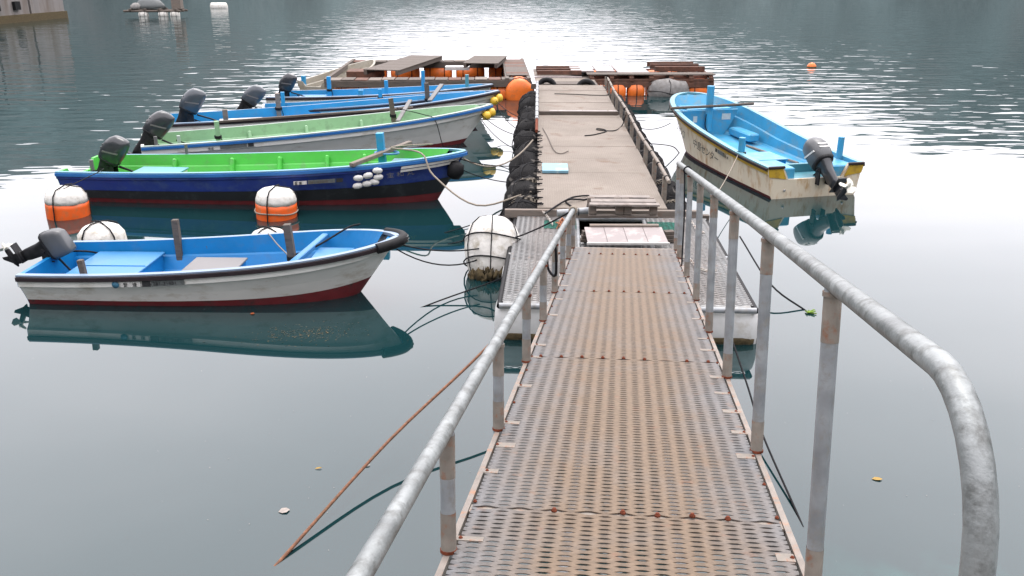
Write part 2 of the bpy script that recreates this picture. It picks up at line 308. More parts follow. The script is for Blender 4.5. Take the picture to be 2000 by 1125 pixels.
def water_mat():
    m = bpy.data.materials.new("harbour_water"); t, b = nodes_of(m); N = t.nodes; K = t.links
    tc = N.new("ShaderNodeTexCoord"); sp = N.new("ShaderNodeSeparateXYZ"); K.new(tc.outputs["Object"], sp.inputs[0])
    # body colour, with paler stones showing through the shallows by the quay
    n0 = N.new("ShaderNodeTexNoise"); n0.inputs["Scale"].default_value = 1.5; n0.inputs["Detail"].default_value = 5; K.new(tc.outputs["Object"], n0.inputs["Vector"])
    r0 = N.new("ShaderNodeValToRGB"); r0.color_ramp.elements[0].position = .50; r0.color_ramp.elements[1].position = .66; K.new(n0.outputs["Fac"], r0.inputs[0])
    sh = N.new("ShaderNodeMapRange"); sh.inputs[1].default_value = 5.6; sh.inputs[2].default_value = 4.4; sh.inputs[3].default_value = 0; sh.inputs[4].default_value = .8; K.new(sp.outputs[1], sh.inputs[0])
    sx = N.new("ShaderNodeMapRange"); sx.inputs[1].default_value = 1.4; sx.inputs[2].default_value = 2.4; K.new(sp.outputs[0], sx.inputs[0])
    mu = N.new("ShaderNodeMath"); mu.operation = 'MULTIPLY'; K.new(r0.outputs[0], mu.inputs[0]); K.new(sh.outputs[0], mu.inputs[1])
    mu2 = N.new("ShaderNodeMath"); mu2.operation = 'MULTIPLY'; K.new(mu.outputs[0], mu2.inputs[0]); K.new(sx.outputs[0], mu2.inputs[1])
    mx = N.new("ShaderNodeMix"); mx.data_type = 'RGBA'; mx.inputs[6].default_value = (.005, .025, .028, 1); mx.inputs[7].default_value = (.018, .115, .105, 1); K.new(mu2.outputs[0], mx.inputs[0])
    K.new(mx.outputs[2], b.inputs["Base Color"]); b.inputs["Roughness"].default_value = .012; b.inputs["IOR"].default_value = 1.74
    # ripples: glassy in the lee of the quay, wind ripples further out
    mp = N.new("ShaderNodeMapping"); mp.inputs["Scale"].default_value = (.48, 1.25, 1); mp.inputs["Rotation"].default_value = (0, 0, R(-14)); K.new(tc.outputs["Object"], mp.inputs[0])
    n1 = N.new("ShaderNodeTexNoise"); n1.inputs["Scale"].default_value = 1.15; n1.inputs["Detail"].default_value = 2.2; n1.inputs["Roughness"].default_value = .45; K.new(mp.outputs[0], n1.inputs["Vector"])
    n2 = N.new("ShaderNodeTexNoise"); n2.inputs["Scale"].default_value = .33; n2.inputs["Detail"].default_value = 1; K.new(mp.outputs[0], n2.inputs["Vector"])
    xo = N.new("ShaderNodeMath"); xo.operation = 'ABSOLUTE'; K.new(sp.outputs[0], xo.inputs[0])
    cmb = N.new("ShaderNodeMath"); cmb.operation = 'MULTIPLY_ADD'; cmb.inputs[1].default_value = .55; K.new(xo.outputs[0], cmb.inputs[0]); K.new(sp.outputs[1], cmb.inputs[2])
    am = N.new("ShaderNodeMapRange"); am.interpolation_type = 'SMOOTHSTEP'; am.inputs[1].default_value = 17; am.inputs[2].default_value = 40; am.inputs[3].default_value = .0; am.inputs[4].default_value = .036; K.new(cmb.outputs[0], am.inputs[0])
    h1 = N.new("ShaderNodeMath"); h1.operation = 'MULTIPLY'; K.new(n1.outputs["Fac"], h1.inputs[0]); K.new(am.outputs[0], h1.inputs[1])
    h2 = N.new("ShaderNodeMath"); h2.operation = 'MULTIPLY_ADD'; h2.inputs[1].default_value = .015; K.new(n2.outputs["Fac"], h2.inputs[0]); K.new(h1.outputs[0], h2.inputs[2])
    bp = N.new("ShaderNodeBump"); bp.inputs["Strength"].default_value = 1; bp.inputs["Distance"].default_value = 1; K.new(h2.outputs[0], bp.inputs["Height"]); K.new(bp.outputs[0], b.inputs["Normal"])
    return m

# ---------------------------------------------------------------- setting: water, hills round the bay (added behind to block sky light), quay behind the camera
w = MB(); w.add([(-500, -300, 0), (500, -300, 0), (500, 600, 0), (-500, 600, 0)], [(0, 1, 2, 3)])
tag(w.build("water", water_mat()), kind="structure")
def hill_el(az):   # crest elevation (deg) by azimuth from +Y, positive to the right
    K = [(-180, 30), (-120, 30), (-80, 22), (-50, 15), (-30, 11.5), (-20, 9.0), (-14, 6.4), (-10, 4.2), (-5, 3.0), (0, 2.6), (6, 3.2), (10, 5.0), (19, 7.6), (30, 9.5), (50, 14), (80, 22), (120, 30), (180, 30)]  # unseen rear crests added tall, to keep low sky light off the hulls
    for (a, e), (b, f) in zip(K, K[1:]):
        if a <= az <= b: return e + (f-e)*(az-a)/(b-a)
hm = MB(); NA = 180; rows = [(0, -.02), (.12, .30), (.3, .62), (.55, .88), (.8, 1.0), (1.2, .9)]; V = []
from mathutils import noise as mnoise
for j, (rr, hh) in enumerate(rows):
    for i in range(NA):
        az = -180 + 360*i/NA; el = hill_el(az); base = 185 if abs(az) < 70 else 185 - (abs(az)-70)/110*110
        rad = base*(1+.35*rr); h = math.tan(R(el))*base*1.25*hh
        if j: h *= 1 + .22*mnoise.noise(Vector((az*.11, j*1.7, 3))) + .1*mnoise.noise(Vector((az*.4, j*2.3, 9)))
        V.append((rad*math.sin(R(az)), rad*math.cos(R(az)), h if j else -1))
F = [(j*NA+i, j*NA+(i+1) % NA, (j+1)*NA+(i+1) % NA, (j+1)*NA+i) for j in range(len(rows)-1) for i in range(NA)]
hm.add(V, F, 0, True)
tag(hm.build("hills", mat("wooded_hillside", (.064, .088, .090), .95, .45, .09, 1.5, .3, dirt=(.085, .085, .085), damt=.3, dscale=.05)), kind="structure")  # distance haze mixed into the forest colour as a blue tint
q = MB(); q.box((0, -9.6, 1.2), (60, 14, 3.0)); tag(q.build("quay_pavement", m_paving), kind="structure")

# ---------------------------------------------------------------- expanded-metal grating sheets
def grating(width, length, lw=.146, sw=.039, sx=.0083, sz=.0018, tilt=.2):
    """standard raised expanded metal: zig-zag strands, bonds staggered row by row"""
    b = MB(); nh = max(2, int(round(width/(lw/2)))); hl = width/nh; ns = int(length/(sw/2)); k_ = 0
    c, s_ = math.cos(tilt), math.sin(tilt)
    for k in range(ns):
        y0 = (k+.5)*sw/2; P = []
        for i in range(nh+1):
            up = 1 if (i+k) % 2 else -1; x = i*hl; dy = up*sw/4*.86
            if i > 0: P.append((x-.011, y0+dy))
            if i < nh: P.append((x+.011, y0+dy))
        V = []
        for (x, y) in P:
            for (a, e) in ((-sx, -sz), (sx, -sz), (sx, sz), (-sx, sz)): V.append((x, y + a*c - e*s_, a*s_ + e*c))
        F = []
        for i in range(len(P)-1):
            for q_ in range(4): l = (q_+1) % 4; F.append((i*4+q_, i*4+l, i*4+4+l, i*4+4+q_))
        b.add(V, F)
    return b

# ---------------------------------------------------------------- gangway
GL, GR_ = at(1119, 484, .62), at(1317, 484, .62)
gd = -ray(1220, 238).normalized(); gw = (GR_-GL).length
gr = (GR_-GL).normalized(); gr = (gr - gd*gr.dot(gd)).normalized(); gn = gr.cross(gd); gn = gn if gn.z > 0 else -gn
# local frame: x = across to the right, y = away from the camera (so right-handed), z = normal; positions use s = metres up the gangway -> y = -s
gang = thing("gangway", "steel gangway of expanded metal sloping down from the viewer, with pipe railings", "gangway")
gang.matrix_world = Matrix(((gr.x, -gd.x, gn.x, GL.x), (gr.y, -gd.y, gn.y, GL.y), (gr.z, -gd.z, gn.z, GL.z), (0, 0, 0, 1)))
GLEN = 12.75
seams = [0, .55, 2.99, 5.43, 7.87, 10.31, GLEN]
pan = None
for a, b in zip(seams, seams[1:]):
    Lp = b-a-.012
    if abs(Lp-2.428) < .01:
        if pan is None:
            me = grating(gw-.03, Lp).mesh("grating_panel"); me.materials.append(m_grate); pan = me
        o = bpy.data.objects.new("grating_panel", pan); C.objects.link(o); o.parent = gang
    else:
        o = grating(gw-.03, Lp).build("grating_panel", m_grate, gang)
    o.location = (.015, -b+.006, .004)
def gbox(name, x0, x1, s0, s1, z0, z1, m, ch=0.0):
    return MB().box(((x0+x1)/2, -(s0+s1)/2, (z0+z1)/2), (x1-x0, s1-s0, z1-z0), ch=ch).build(name, m, gang)
for x0, x1 in ((-.016, 0.010), (gw-.010, gw+.016)):
    gbox("side_channel", x0, x1, 0, GLEN, -.16, -.006, m_edge)
gbox("end_lip", 0, gw, -.05, .012, -.03, .004, m_edge)
for s in seams[1:-1]: gbox("seam_flat", .015, gw-.015, s-.035, s+.035, -.035, -.004, m_weld)
for k in range(10): gbox("cross_beam", .0, gw, 1.25*k+.3, 1.25*k+.36, -.15, -.05, m_galv)
for x in (gw*.33, gw*.67): gbox("stringer", x-.025, x+.025, .4, GLEN, -.11, -.037, m_galv)
bolt = MB().lathe([(.013, 0), (.013, .008), (.008, .012), (.008, .016)], 7).mesh("bolt"); bolt.materials.append(m_rust)
for s in seams[1:-1]:
    for k in range(9):
        if random.random() < .12: continue
        o = bpy.data.objects.new("bolt", bolt); C.objects.link(o); o.parent = gang; o.location = (.09+(gw-.18)*k/8, -s+random.uniform(-.015, .015), .006)
        o.rotation_euler = (0, 0, random.random())
for k in range(30):
    for x in (.03, gw-.03):
        o = bpy.data.objects.new("edge_bolt", bolt); C.objects.link(o); o.parent = gang; o.location = (x, -(.35+.34*k), .006); o.scale = (.7, .7, .6)
tabm = MB().box((0, 0, 0), (.10, .05, .006)).mesh("weld_tab"); tabm.materials.append(m_weld)
for k in range(30):
    for x in (.06, gw-.06):
        if random.random() < .35: continue
        o = bpy.data.objects.new("weld_tab", tabm); C.objects.link(o); o.parent = gang; o.location = (x+random.uniform(-.015, .015), -(.35+.34*k), .006); o.scale = (random.uniform(.6, 1.1), random.uniform(.6, 1.3), 1)
def rail_side(x, h, posts, s_end_low, s_near, bend, far_drop):
    # handrail: straight run, bent down to the deck at the near end
    P = []
    r_ = .30
    P.append((x, -s_end_low, h))
    P.append((x, -(s_end_low+.4), h)); P.append((x, -(s_near-1.2), h))
    for k in range(9):
        a = k/8*math.pi/2; P.append((x, -(s_near - r_ + r_*math.sin(a)), h - r_ + r_*math.cos(a)))
    P.append((x, -s_near, h-r_-.2)); P.append((x, -s_near, 0))
    MB().tube(P, .0315, 14).build("handrail", m_rail, gang)
    for s in posts:
        p = MB().tube([(x, -s, -.02), (x, -s, h-.02)], .029, 12).build("post", m_galv, gang)
        MB().tube([(x, -s, 0), (x, -s, .16)], .0305, 12, caps=False).build("painted_foot", m_weld, p)
        MB().tube([(x, -s, h-.20), (x, -s, h-.03)], .0303, 12, caps=False).build("painted_head", m_weld, p)
        if random.random() < .7: MB().tube([(x, -s, h-.045), (x, -s, h-.028)], .0345, 12).build("weld_bead", m_rust if random.random() < .25 else m_weld, p)
        MB().tube([(x, -s, -.004), (x, -s, .008)], .034, 12).build("base_weld", m_rust, p)
rail_side(gw+.0, 1.10, [.02, .71, 2.0, 3.25, 4.5, 5.75, 7.05, 8.38], -.03, 9.66, True, 0)
rail_side(-.0, .50, [.0, .92, 1.95, 3.05, 4.28, 5.54, 6.9, 8.26, 9.6], -.03, 10.9, True, 0)

# ---------------------------------------------------------------- landing pontoon (two grating wings on white floats)
pz = .46
PA, PB = at(975, 590, pz), at(1478, 600, pz); PCf, PDf = at(1043, 420, pz), at(1452, 428, pz)
pon = thing("landing_pontoon", "low landing pontoon of grey expanded metal on white covered floats under the gangway foot", "pontoon", (PA.x, PA.y, 0))
ax = (PB-PA).normalized(); ay = Vector((-ax.y, ax.x, 0)); plen = (PCf-PA).dot(ay); pw_ = (PB-PA).length
PM = Matrix(((ax.x, ay.x, 0, PA.x), (ax.y, ay.y, 0, PA.y), (0, 0, 1, pz), (0, 0, 0, 1)))
pon.matrix_world = PM @ Matrix.Translation((0, 0, -pz))
wingw = .92
for x0 in (0.02, pw_-wingw-.02):
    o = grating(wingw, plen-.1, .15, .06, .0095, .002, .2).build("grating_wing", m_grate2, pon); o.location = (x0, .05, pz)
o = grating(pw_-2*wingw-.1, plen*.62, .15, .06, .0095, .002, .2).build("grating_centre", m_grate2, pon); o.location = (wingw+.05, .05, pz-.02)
for y in (.0, plen*.5, plen-.02): MB().tube([(0, y, pz-.045), (pw_, y, pz-.045)], .035, 10).build("frame_pipe", m_galv, pon)
for x in (0.0, wingw+.03, pw_-wingw-.03, pw_): MB().tube([(x, 0, pz-.05), (x, plen, pz-.05)], .033, 8).build("frame_pipe", m_black if x in (0.0, pw_) else m_galv, pon)
for i, (x0, x1) in enumerate(((-.06, wingw+.12), (pw_-wingw-.12, pw_+.06))):
    for k, yy in enumerate((.27, 1.55, 2.8)):
        b = MB(); n = 20; secs = []
        M = Matrix.Translation(((x0+x1)/2, yy, .12)) @ Matrix.Rotation(R(90), 4, 'Y')
        hl = (x1-x0)/2
        secs = [(-hl, 0, .40, .42), (-hl+.03, 0, .54, .54), (-hl+.10, 0, .60, .58), (0, 0, .61, .59), (hl-.10, 0, .60, .58), (hl-.03, 0, .54, .54), (hl, 0, .40, .42)]
        b.loft(secs, 20, M, pw=3.0)
        f = b.build("covered_float", m_white_cover, pon)
        b = MB(); M2 = Matrix.Translation(((x0+x1)/2, yy, .035))
        b.loft([(-.06, 0, 2*hl+.006, .585), (.03, 0, 2*hl+.012, .60), (.055, 0, 2*hl-.01, .575)], 28, M2, pw=7); b.build("algae_band", m_algae, f)
MB().box((pw_/2, plen+.04, pz-.03), (pw_+.1, .09, .12)).build("rear_timber", m_wood, pon)
for x in (wingw*.75, pw_-wingw*.75):
    g = grating(.5, .42, sx=.004, sz=.003); o = g.build("green_net_patch", m_green_net, pon); o.location = (x-.25, plen-.75, pz+.012)

# ---------------------------------------------------------------- floating walkway
wz = .58
W0 = Vector((1.40, 13.02, 0)); W1 = Vector((1.83, 27.6, 0)); wdir = (W1-W0).normalized(); wx = Vector((wdir.y, -wdir.x, 0)); WL = (W1-W0).length; WW = 2.02
walk = thing("floating_walkway", "long floating walkway of sand coloured sheets leading away from the gangway", "walkway")
walk.matrix_world = Matrix(((wx.x, wdir.x, 0, W0.x), (wx.y, wdir.y, 0, W0.y), (0, 0, 1, 0), (0, 0, 0, 1)))
npan = 12; pl = WL/npan
for k in range(npan):
    o = MB().box((random.uniform(-.012, .012), pl*(k+.5), wz-.02+random.uniform(-.005, .005)), (WW+random.uniform(-.02, .02), pl-.005, .035), ch=.003)
    o.build("deck_sheet", m_deck, walk)
for x in (-WW/2+.05, WW/2-.05, 0): MB().box((x, WL/2, wz-.12), (.10, WL-.05, .14)).build("bearer", m_wood, walk)
MB().box((0, -.05, wz-.085), (WW+1.0, .08, .13), ch=.006).build("front_beam", m_woodx, walk)
MB().box((0, WL+.05, wz-.085), (WW, .08, .13), ch=.006).build("end_beam", m_wood, walk)
# right low railing: tan wooden posts carrying a pipe
xr = WW/2+.03; prev = None
for k in range(11):
    y = .75+1.32*k
    MB().box((xr, y, wz+.08), (.075, .06, .50), ch=.006).build("rail_post", m_weld, walk)
MB().tube([(xr+.05*math.sin(i*1.3)*.3, .3+i*1.2, wz+.34) for i in range(12)], .030, 10).build("rail_pipe", m_weld, walk)
for k in range(14):
    y = .6+1.0*k; M = Matrix.Translation((xr, y, wz+.34)) @ Matrix.Rotation(R(90), 4, 'X')
    MB().lathe([(.038, -.02), (.040, 0), (.038, .02)], 8, M).build("rail_lashing", m_rope_black, walk)
# left edge pipe and its rusty stub, tufts of black twine along the edge
MB().tube([(-WW/2-.03, 7.2+i*.75, wz+.16) for i in range(10)], .042, 10).build("edge_pipe", m_galv, walk)
MB().tube([(-WW/2-.03, 6.0, wz+.10), (-WW/2-.03, 7.25, wz+.15)], .034, 10).build("rusty_stub", m_rust, walk)
for k in range(9):
    M = Matrix.Translation((-WW/2-.03, 7.5+.75*k, wz+.16)) @ Matrix.Rotation(R(90), 4, 'X')
    MB().lathe([(.047, -.02), (.05, 0), (.047, .02)], 8, M).build("pipe_lashing", m_rope_black, walk)
for k in range(22):
    y = .25+k*.29+random.uniform(-.12, .12); b = MB()
    for j in range(random.choice((1, 1, 2, 3))):
        a = Vector((-WW/2+.02, y+random.uniform(-.05, .05), wz+.012)); b.tube([a, a+Vector((-.07, random.uniform(-.05, .05), .01)), a+Vector((random.uniform(.0, .09), random.uniform(-.09, .09), .012))], .010, 5)
    b.build("edge_lashing", m_rope_black, walk)

def wpt(x, y, z): return walk.matrix_world @ Vector((x, y, z))
def netted_float(p, r, L, axis_rz, label, mats, tiltx=0.0, group=None, name="netted_float"):
    t = thing(name, label, "float", p, group)
    M = Matrix.Rotation(axis_rz, 4, 'Z') @ Matrix.Rotation(R(90)+tiltx, 4, 'X')
    prof = [(r*.25, -L/2), (r*.60, -L/2+.04), (r*.82, -L/2+.14), (r*.97, -L*.2), (r*1.04, 0), (r*.99, L*.2), (r*.84, L/2-.14), (r*.60, L/2-.04), (r*.25, L/2)]
    MB().lathe(prof, 20, M, jit=.13).build("body", mats[0], t)
    if len(mats) > 1:
        q_ = [(rr*1.02+.004, zz) for rr, zz in prof[:5]]
        MB().lathe(q_, 20, M, jit=.02).build("lower_net", mats[1], t)
    for k in range(1 if len(mats) == 1 else 2):
        z = random.uniform(-.25, .25)*L; MB().tube([M @ Vector(((r*1.02+.012)*math.cos(a), (r*1.02+.012)*math.sin(a), z+.03*math.sin(3*a+k))) for a in [i*math.pi/10 for i in range(20)]], .011, 5, closed=True).build("lashing", m_rope_black, t)
    for k in range(2):
        a = k*math.pi/2+random.uniform(1.4, 2.6); MB().tube([M @ Vector(((rr*1.02+.012)*math.cos(a+.2*math.sin(zz*3)), (rr*1.02+.012)*math.sin(a+.2*math.sin(zz*3)), zz)) for rr, zz in prof], .010, 5).build("lashing", m_rope_black, t)
    return t
ordl = ["nearest", "second", "third", "fourth", "fifth", "sixth", "seventh", "eighth", "ninth", "tenth", "eleventh", "twelfth"]
rz0 = math.atan2(-wdir.x, wdir.y)
for k in range(11):
    y = .55+1.28*k; r_ = .40 if k < 2 else .34+random.uniform(-.05, .05)
    p = wpt(-WW/2-.16-random.uniform(0, .06), y, .17)
    netted_float(p, r_, 1.22+random.uniform(-.12, .10), rz0+random.uniform(-.2, .2), "black net-wrapped float on the walkway's left edge, %s from the gangway" % ordl[k], (m_net, m_net_beige) if k in (0, 1) else (m_net,), group="netted floats along the walkway's left edge")
for k in range(10):
    y = .75+1.38*k
    p = wpt(WW/2+.20+random.uniform(0, .05), y, .15)
    netted_float(p, .33, 1.2, rz0+random.uniform(-.05, .05), "black net-wrapped float outside the walkway's right railing, %s from the gangway" % ordl[k], (m_net, m_net_beige) if k in (0, 1) else (m_net,), group="netted floats along the walkway's right edge")
# big pitted foam float beside the pontoon's left wing
fp = at(962, 532, 0) + Vector((0, .12, .30))
wf = thing("foam_float", "large pitted white foam float lashed with black rope beside the left grating wing", "float", fp)
Mf = Matrix.Diagonal((1.14, 1.1, 1.08, 1)) @ Matrix.Rotation(R(10), 4, 'Z') @ Matrix.Rotation(R(-28), 4, 'X') @ Matrix.Rotation(R(4), 4, 'Y')
prof = [(.10, -.44), (.22, -.405), (.30, -.30), (.34, -.13), (.35, .03), (.335, .18), (.285, .32), (.19, .41), (.07, .445)]
MB().lathe(prof, 24, Mf, jit=.018).build("body", m_foam, wf)
for z in (-.16, .14): MB().tube([Mf @ Vector((.36*math.cos(a), .36*math.sin(a), z+.03*math.sin(2*a))) for a in [i*math.pi/12 for i in range(24)]], .011, 6, closed=True).build("lashing", m_rope_black, wf)
for a in (-.7, -1.75, -2.7, .4): MB().tube([Mf @ Vector(((rr+.014)*math.cos(a+.15*zz), (rr+.014)*math.sin(a+.15*zz), zz)) for rr, zz in prof], .008, 5).build("lashing", m_rope_black, wf)
b = MB()
for k in range(26):
    a = random.uniform(-3.1, 0); b.lathe([(.03, -.03), (.05, 0), (.02, .03)], 6, Matrix.Translation(Mf @ Vector((.29*math.cos(a), .29*math.sin(a), -.37+random.uniform(-.05, .03)))), jit=.3)
b.build("mussel_growth", m_algae, wf)

# things on the walkway and at the gangway foot
def plank_thing(name, label, cat, c, d, m, rz=0.0, group=None, ch=.004):
    o = MB().box((0, 0, d[2]/2), d, ch=ch).build(name, m); o.location = c; o.rotation_euler = (0, 0, rz); return tag(o, label, cat, group)
plank_thing("foam_board", "pale blue rectangular board lying flat on the walkway's left side", "board", at(1084, 331, wz+.005)+Vector((0, 0, 0)), (.47, .62, .05), m_blue_board, rz0)
# pallet
pc = at(1216, 437, wz-.03); pal = thing("wooden_pallet", "small weathered wooden pallet with three slats at the gangway foot", "pallet", (pc.x, pc.y+.20, wz+.02), rz=rz0)
for k, y in enumerate((-.26, -.02, .27)):
    MB().box((random.uniform(-.02, .02), y, .255-.012*k), (1.0-.05*k, .15, .028), Matrix.Rotation(R((-3, 2, -1)[k]), 3, 'X'), ch=.004).build("slat", m_slat, pal)
for y in (-.2, .22):
    for x in (-.44, -.05, .07, .44): MB().box((x, y, .17), (.11, .11, .14), ch=.006).build("block", m_woodx, pal)
for y in (-.26, .25): MB().box((0, y, .085), (1.0, .12, .025)).build("bottom_slat", m_wood, pal)
# bridging plate of four pale panels
bp_ = thing("bridging_plate", "pale pinkish ramp plate of four panels bridging gangway and pallet", "plate", at(1228, 478, .62)+Vector((0, .22, -.02)))
Mt = Matrix.Rotation(R(4), 4, 'X')
for k in range(4): MB(Mt).box((-.405+.27*k, .14, .03), (.266, .60, .022), ch=.003).build("panel", m_plate, bp_)
MB(Mt).box((0, -.165, .028), (1.10, .02, .03)).build("front_edge", m_whitepl, bp_)
MB(Mt).box((.02, .47, .05), (.96, .07, .03)).build("rear_batten", m_woodx, bp_)
for sx in (-1, 1):
    c = at(1228+sx*80, 470, .5); s_ = thing("timber_blocks", "short stacked timber offcuts on the %s side of the ramp plate" % ("left" if sx < 0 else "right"), "timber", (c.x, c.y, .46), "timber offcuts beside the ramp plate")
    for k in range(3): MB().box((0, .05+.02*k, .035+.05*k), (.20-.03*k, .10, .045), Matrix.Rotation(R(5*k), 3, 'Z'), ch=.004).build("offcut", m_wood, s_)
# transverse kerb with pale battens across the walkway
kc = wpt(0, 8.85, wz); kb = thing("cross_kerb", "grey kerb with pale battens laid across the walkway", "kerb", kc, rz=rz0)
MB().box((0, 0, .045), (1.98, .10, .085), ch=.005).build("timber", m_wood, kb)
for x, l in ((-.62, .22), (-.2, .62), (.42, .62), (.86, .22)): MB().box((x, .10, .07), (l-.012, .20, .03), ch=.003).build("batten", m_plate, kb)
# far end: tyres standing against the raft, plank ramp
for i, (px, py) in enumerate(((1068, 160), (1145, 163))):
    c = at(px, py, .62); M = Matrix.Rotation(R(90-18), 4, 'X')
    o = MB().tube([M @ Vector((.25*math.cos(a), .25*math.sin(a), 0)) for a in [k*math.pi/12 for k in range(24)]], .085, 10, closed=True).build("tyre", m_black); o.location = (c.x, c.y, .44)
    tag(o, "black tyre fender at the far end of the walkway, %s one" % ("left" if i == 0 else "right"), "tyre", "tyres at the far end of the walkway")
gp = MB().tube([Vector((0, 0, 0)), Vector((.52, .05, .03))], .05, 12).build("grey_pipe", m_galv); gp.location = at(1088, 416, wz+.06); tag(gp, "short grey plastic pipe lying by the left railing's end", "pipe")
lg = MB(); 
for k in range(3): lg.tube([(.1+.06*k+.055*math.cos(a)*0, .052*math.cos(a), .052*math.sin(a)) for a in [i*math.pi/6 for i in range(12)]], .008, 5, closed=True)
lo_ = lg.build("pipe_lashing", m_rope_black, gp); lo_.location = (.1, .015, .01)

# ---------------------------------------------------------------- boats
def lin(a, b, t): return a+(b-a)*t
class Hull:
    def __init__(s, L, beam, zs, zb, p=2.3, q=.72, rake=.5, stern=.9, boot=(.07, .22), strake=.16, k=1.9, bilge=.80):
        s.L, s.B, s.zs, s.zb, s.p, s.q, s.rake, s.stern, s.boot, s.strake, s.k, s.bilge = L, beam, zs, zb, p, q, rake, stern, boot, strake, k, bilge
    def b(s, t):
        if t < .42: f = lin(s.stern, 1, math.sin(math.pi/2*t/.42))
        else: f = max(0, 1-((t-.42)/.58)**s.p)**s.q
        return max(.012, s.B/2*f)
    def sh(s, t): return s.zs+(s.zb-s.zs)*t**s.k
    def x(s, t, z): return t*s.L - s.rake*t**5*(1-z/s.zb)
    def bt(s, t): return lin(s.boot[0], s.boot[1], t**4)
    def rings(s, t):
        g, z = s.b(t), s.sh(t); st = s.strake; bz = s.bt(t); w = g*(s.bilge-.34*t**3)
        k1 = (g-.012, z-st); k2 = (max(.008, g-.045-.02*t), z-st-.022)
        mid = (lin(k2[0], w, .55)+.0, lin(k2[1], bz, .5))
        R_ = [(g, z), k1, k2, mid, (w, bz), (w*.93, -.05), (0.0, -.22)]
        return [(s.x(t, zz), max(0, yy), zz) for yy, zz in R_]
    def half(s, t, z):
        P = [(y, zz) for x, y, zz in s.rings(t)]
        for (y0, z0), (y1, z1) in zip(P, P[1:]):
            if z1 <= z <= z0: return y1+(y0-y1)*(z-z1)/max(1e-6, z0-z1)
        return P[0][0]
    def side(s, xx, dz, off=.006, sgn=-1):
        t = xx/s.L; return Vector((s.x(t, s.sh(t)-dz), sgn*(s.b(t)+off), s.sh(t)-dz))
def stations(n=30): return [1-(1-i/(n-1))**1.5 if True else i/(n-1) for i in range(n)]
def make_hull(H, t_, m_strake, m_hull, m_boot, m_cap, m_in, m_floor, m_rub, zf=.12, notch=(.28, .16), inner_step=.24, cap_w=.07, fend=.965, rub_h=.055, transom_low=None):
    ts = stations()
    b = MB()
    for sg in (-1, 1):
        V = []
        for t in ts: V += [(x, sg*y, z) for x, y, z in H.rings(t)]
        n = 7
        for r in range(6):
            F = [(i*n+r, (i+1)*n+r, (i+1)*n+r+1, i*n+r+1) for i in range(len(ts)-1)]
            b.add(V, F, (0, 0, 1, 1, 2, 2)[r], r >= 2)
    hull = b.build("hull", [m_strake, m_hull, m_boot], t_)
    # transom board with a motor notch
    g0 = [(y, z) for x, y, z in H.rings(0)]; nw, nd = notch; zt = H.zs
    poly = [(y, z) for y, z in g0] + [(-y, z) for y, z in reversed(g0[:-1])] + ([(-nw-.12, zt), (-nw, zt-nd), (nw, zt-nd), (nw+.12, zt)] if nd > 0 else [])
    tr = MB().prism([(0, y, z) for y, z in poly], (-.004, 0, 0), (.055, 0, 0)).build("transom", m_hull if transom_low is None else transom_low, t_)
    # gunwale cap
    b = MB(); V = []; tsc = [t for t in ts]
    for sg in (-1, 1):
        V = []
        for t in tsc:
            g, z = H.b(t), H.sh(t); gi = max(0.0, g-cap_w); V += [(H.x(t, z), sg*(g+.004), z-.012), (H.x(t, z)+.001, sg*(g+.004), z+.010), (H.x(t, z)-(.05*t**8), sg*gi, z+.012), (H.x(t, z)-(.05*t**8), sg*gi, z-.03)]
        F = [(i*4+r, (i+1)*4+r, (i+1)*4+r+1, i*4+r+1) for i in range(len(tsc)-1) for r in range(3)]
        b.add(V, F)
    b.build("gunwale", m_cap, t_)
    # liner: inner walls with a ledge, then the floor
    b = MB(); ti = [t for t in ts if t <= fend] + [fend]
    def inner(t):
        g, z = H.b(t), H.sh(t); gi = max(.012, g-cap_w); f = zf+.20*t**4; s1 = z-inner_step*min(1, (z-f)/.5)
        Q = [(gi, z+.010), (min(gi-.02, H.half(t, s1)-.035), s1), (min(gi-.055, H.half(t, s1-.02)-.05), s1-.02), (min(gi-.05, H.half(t, f+.03)-.05), f+.03), (min(gi-.08, H.half(t, f)-.07), f), (0, f)]
        return [(max(.05, H.x(t, zz)-.10*t**8), max(0 if i == 5 else .006, yy), zz) for i, (yy, zz) in enumerate(Q)]
    for sg in (-1, 1):
        V = []
        for t in ti: V += [(x, sg*y, z) for x, y, z in inner(t)]
        for r in range(5): b.add(V, [(i*6+r, (i+1)*6+r, (i+1)*6+r+1, i*6+r+1) for i in range(len(ti)-1)], 1 if r == 4 else 0, False)
    e = inner(fend); b.add([(x, y, z) for x, y, z in e]+[(x, -y, z) for x, y, z in e], [(i, i+1, 7+i, 6+i) for i in range(5)])
    b.build("liner", [m_in, m_floor], t_)
    # foredeck filling the last bit of the bow
    tb = [fend-.001] + [t for t in ts if t > fend]; P = [(H.x(t, H.sh(t)), H.b(t)-.01, H.sh(t)-.035) for t in tb]
    P2 = P + [(x, -y, z) for x, y, z in reversed(P)]
    MB().add(P2, [tuple(range(len(P2)))]).build("bow_deck", m_in, t_)
    if m_rub:
        b = MB()
        for sg in (-1, 1):
            V = []
            for t in ts:
                g, z = H.b(t), H.sh(t); x = H.x(t, z)+.02*t**10; V += [(x, sg*(g-.005), z-.014), (x, sg*(g+.026), z-.018), (x, sg*(g+.026), z-.014-rub_h), (x, sg*(g-.005), z-.018-rub_h)]
            b.add(V, [(i*4+r, (i+1)*4+r, (i+1)*4+r+1, i*4+r+1) for i in range(len(ts)-1) for r in range(3)])
        b.build("rubbing_strip", m_rub, t_)
    return hull
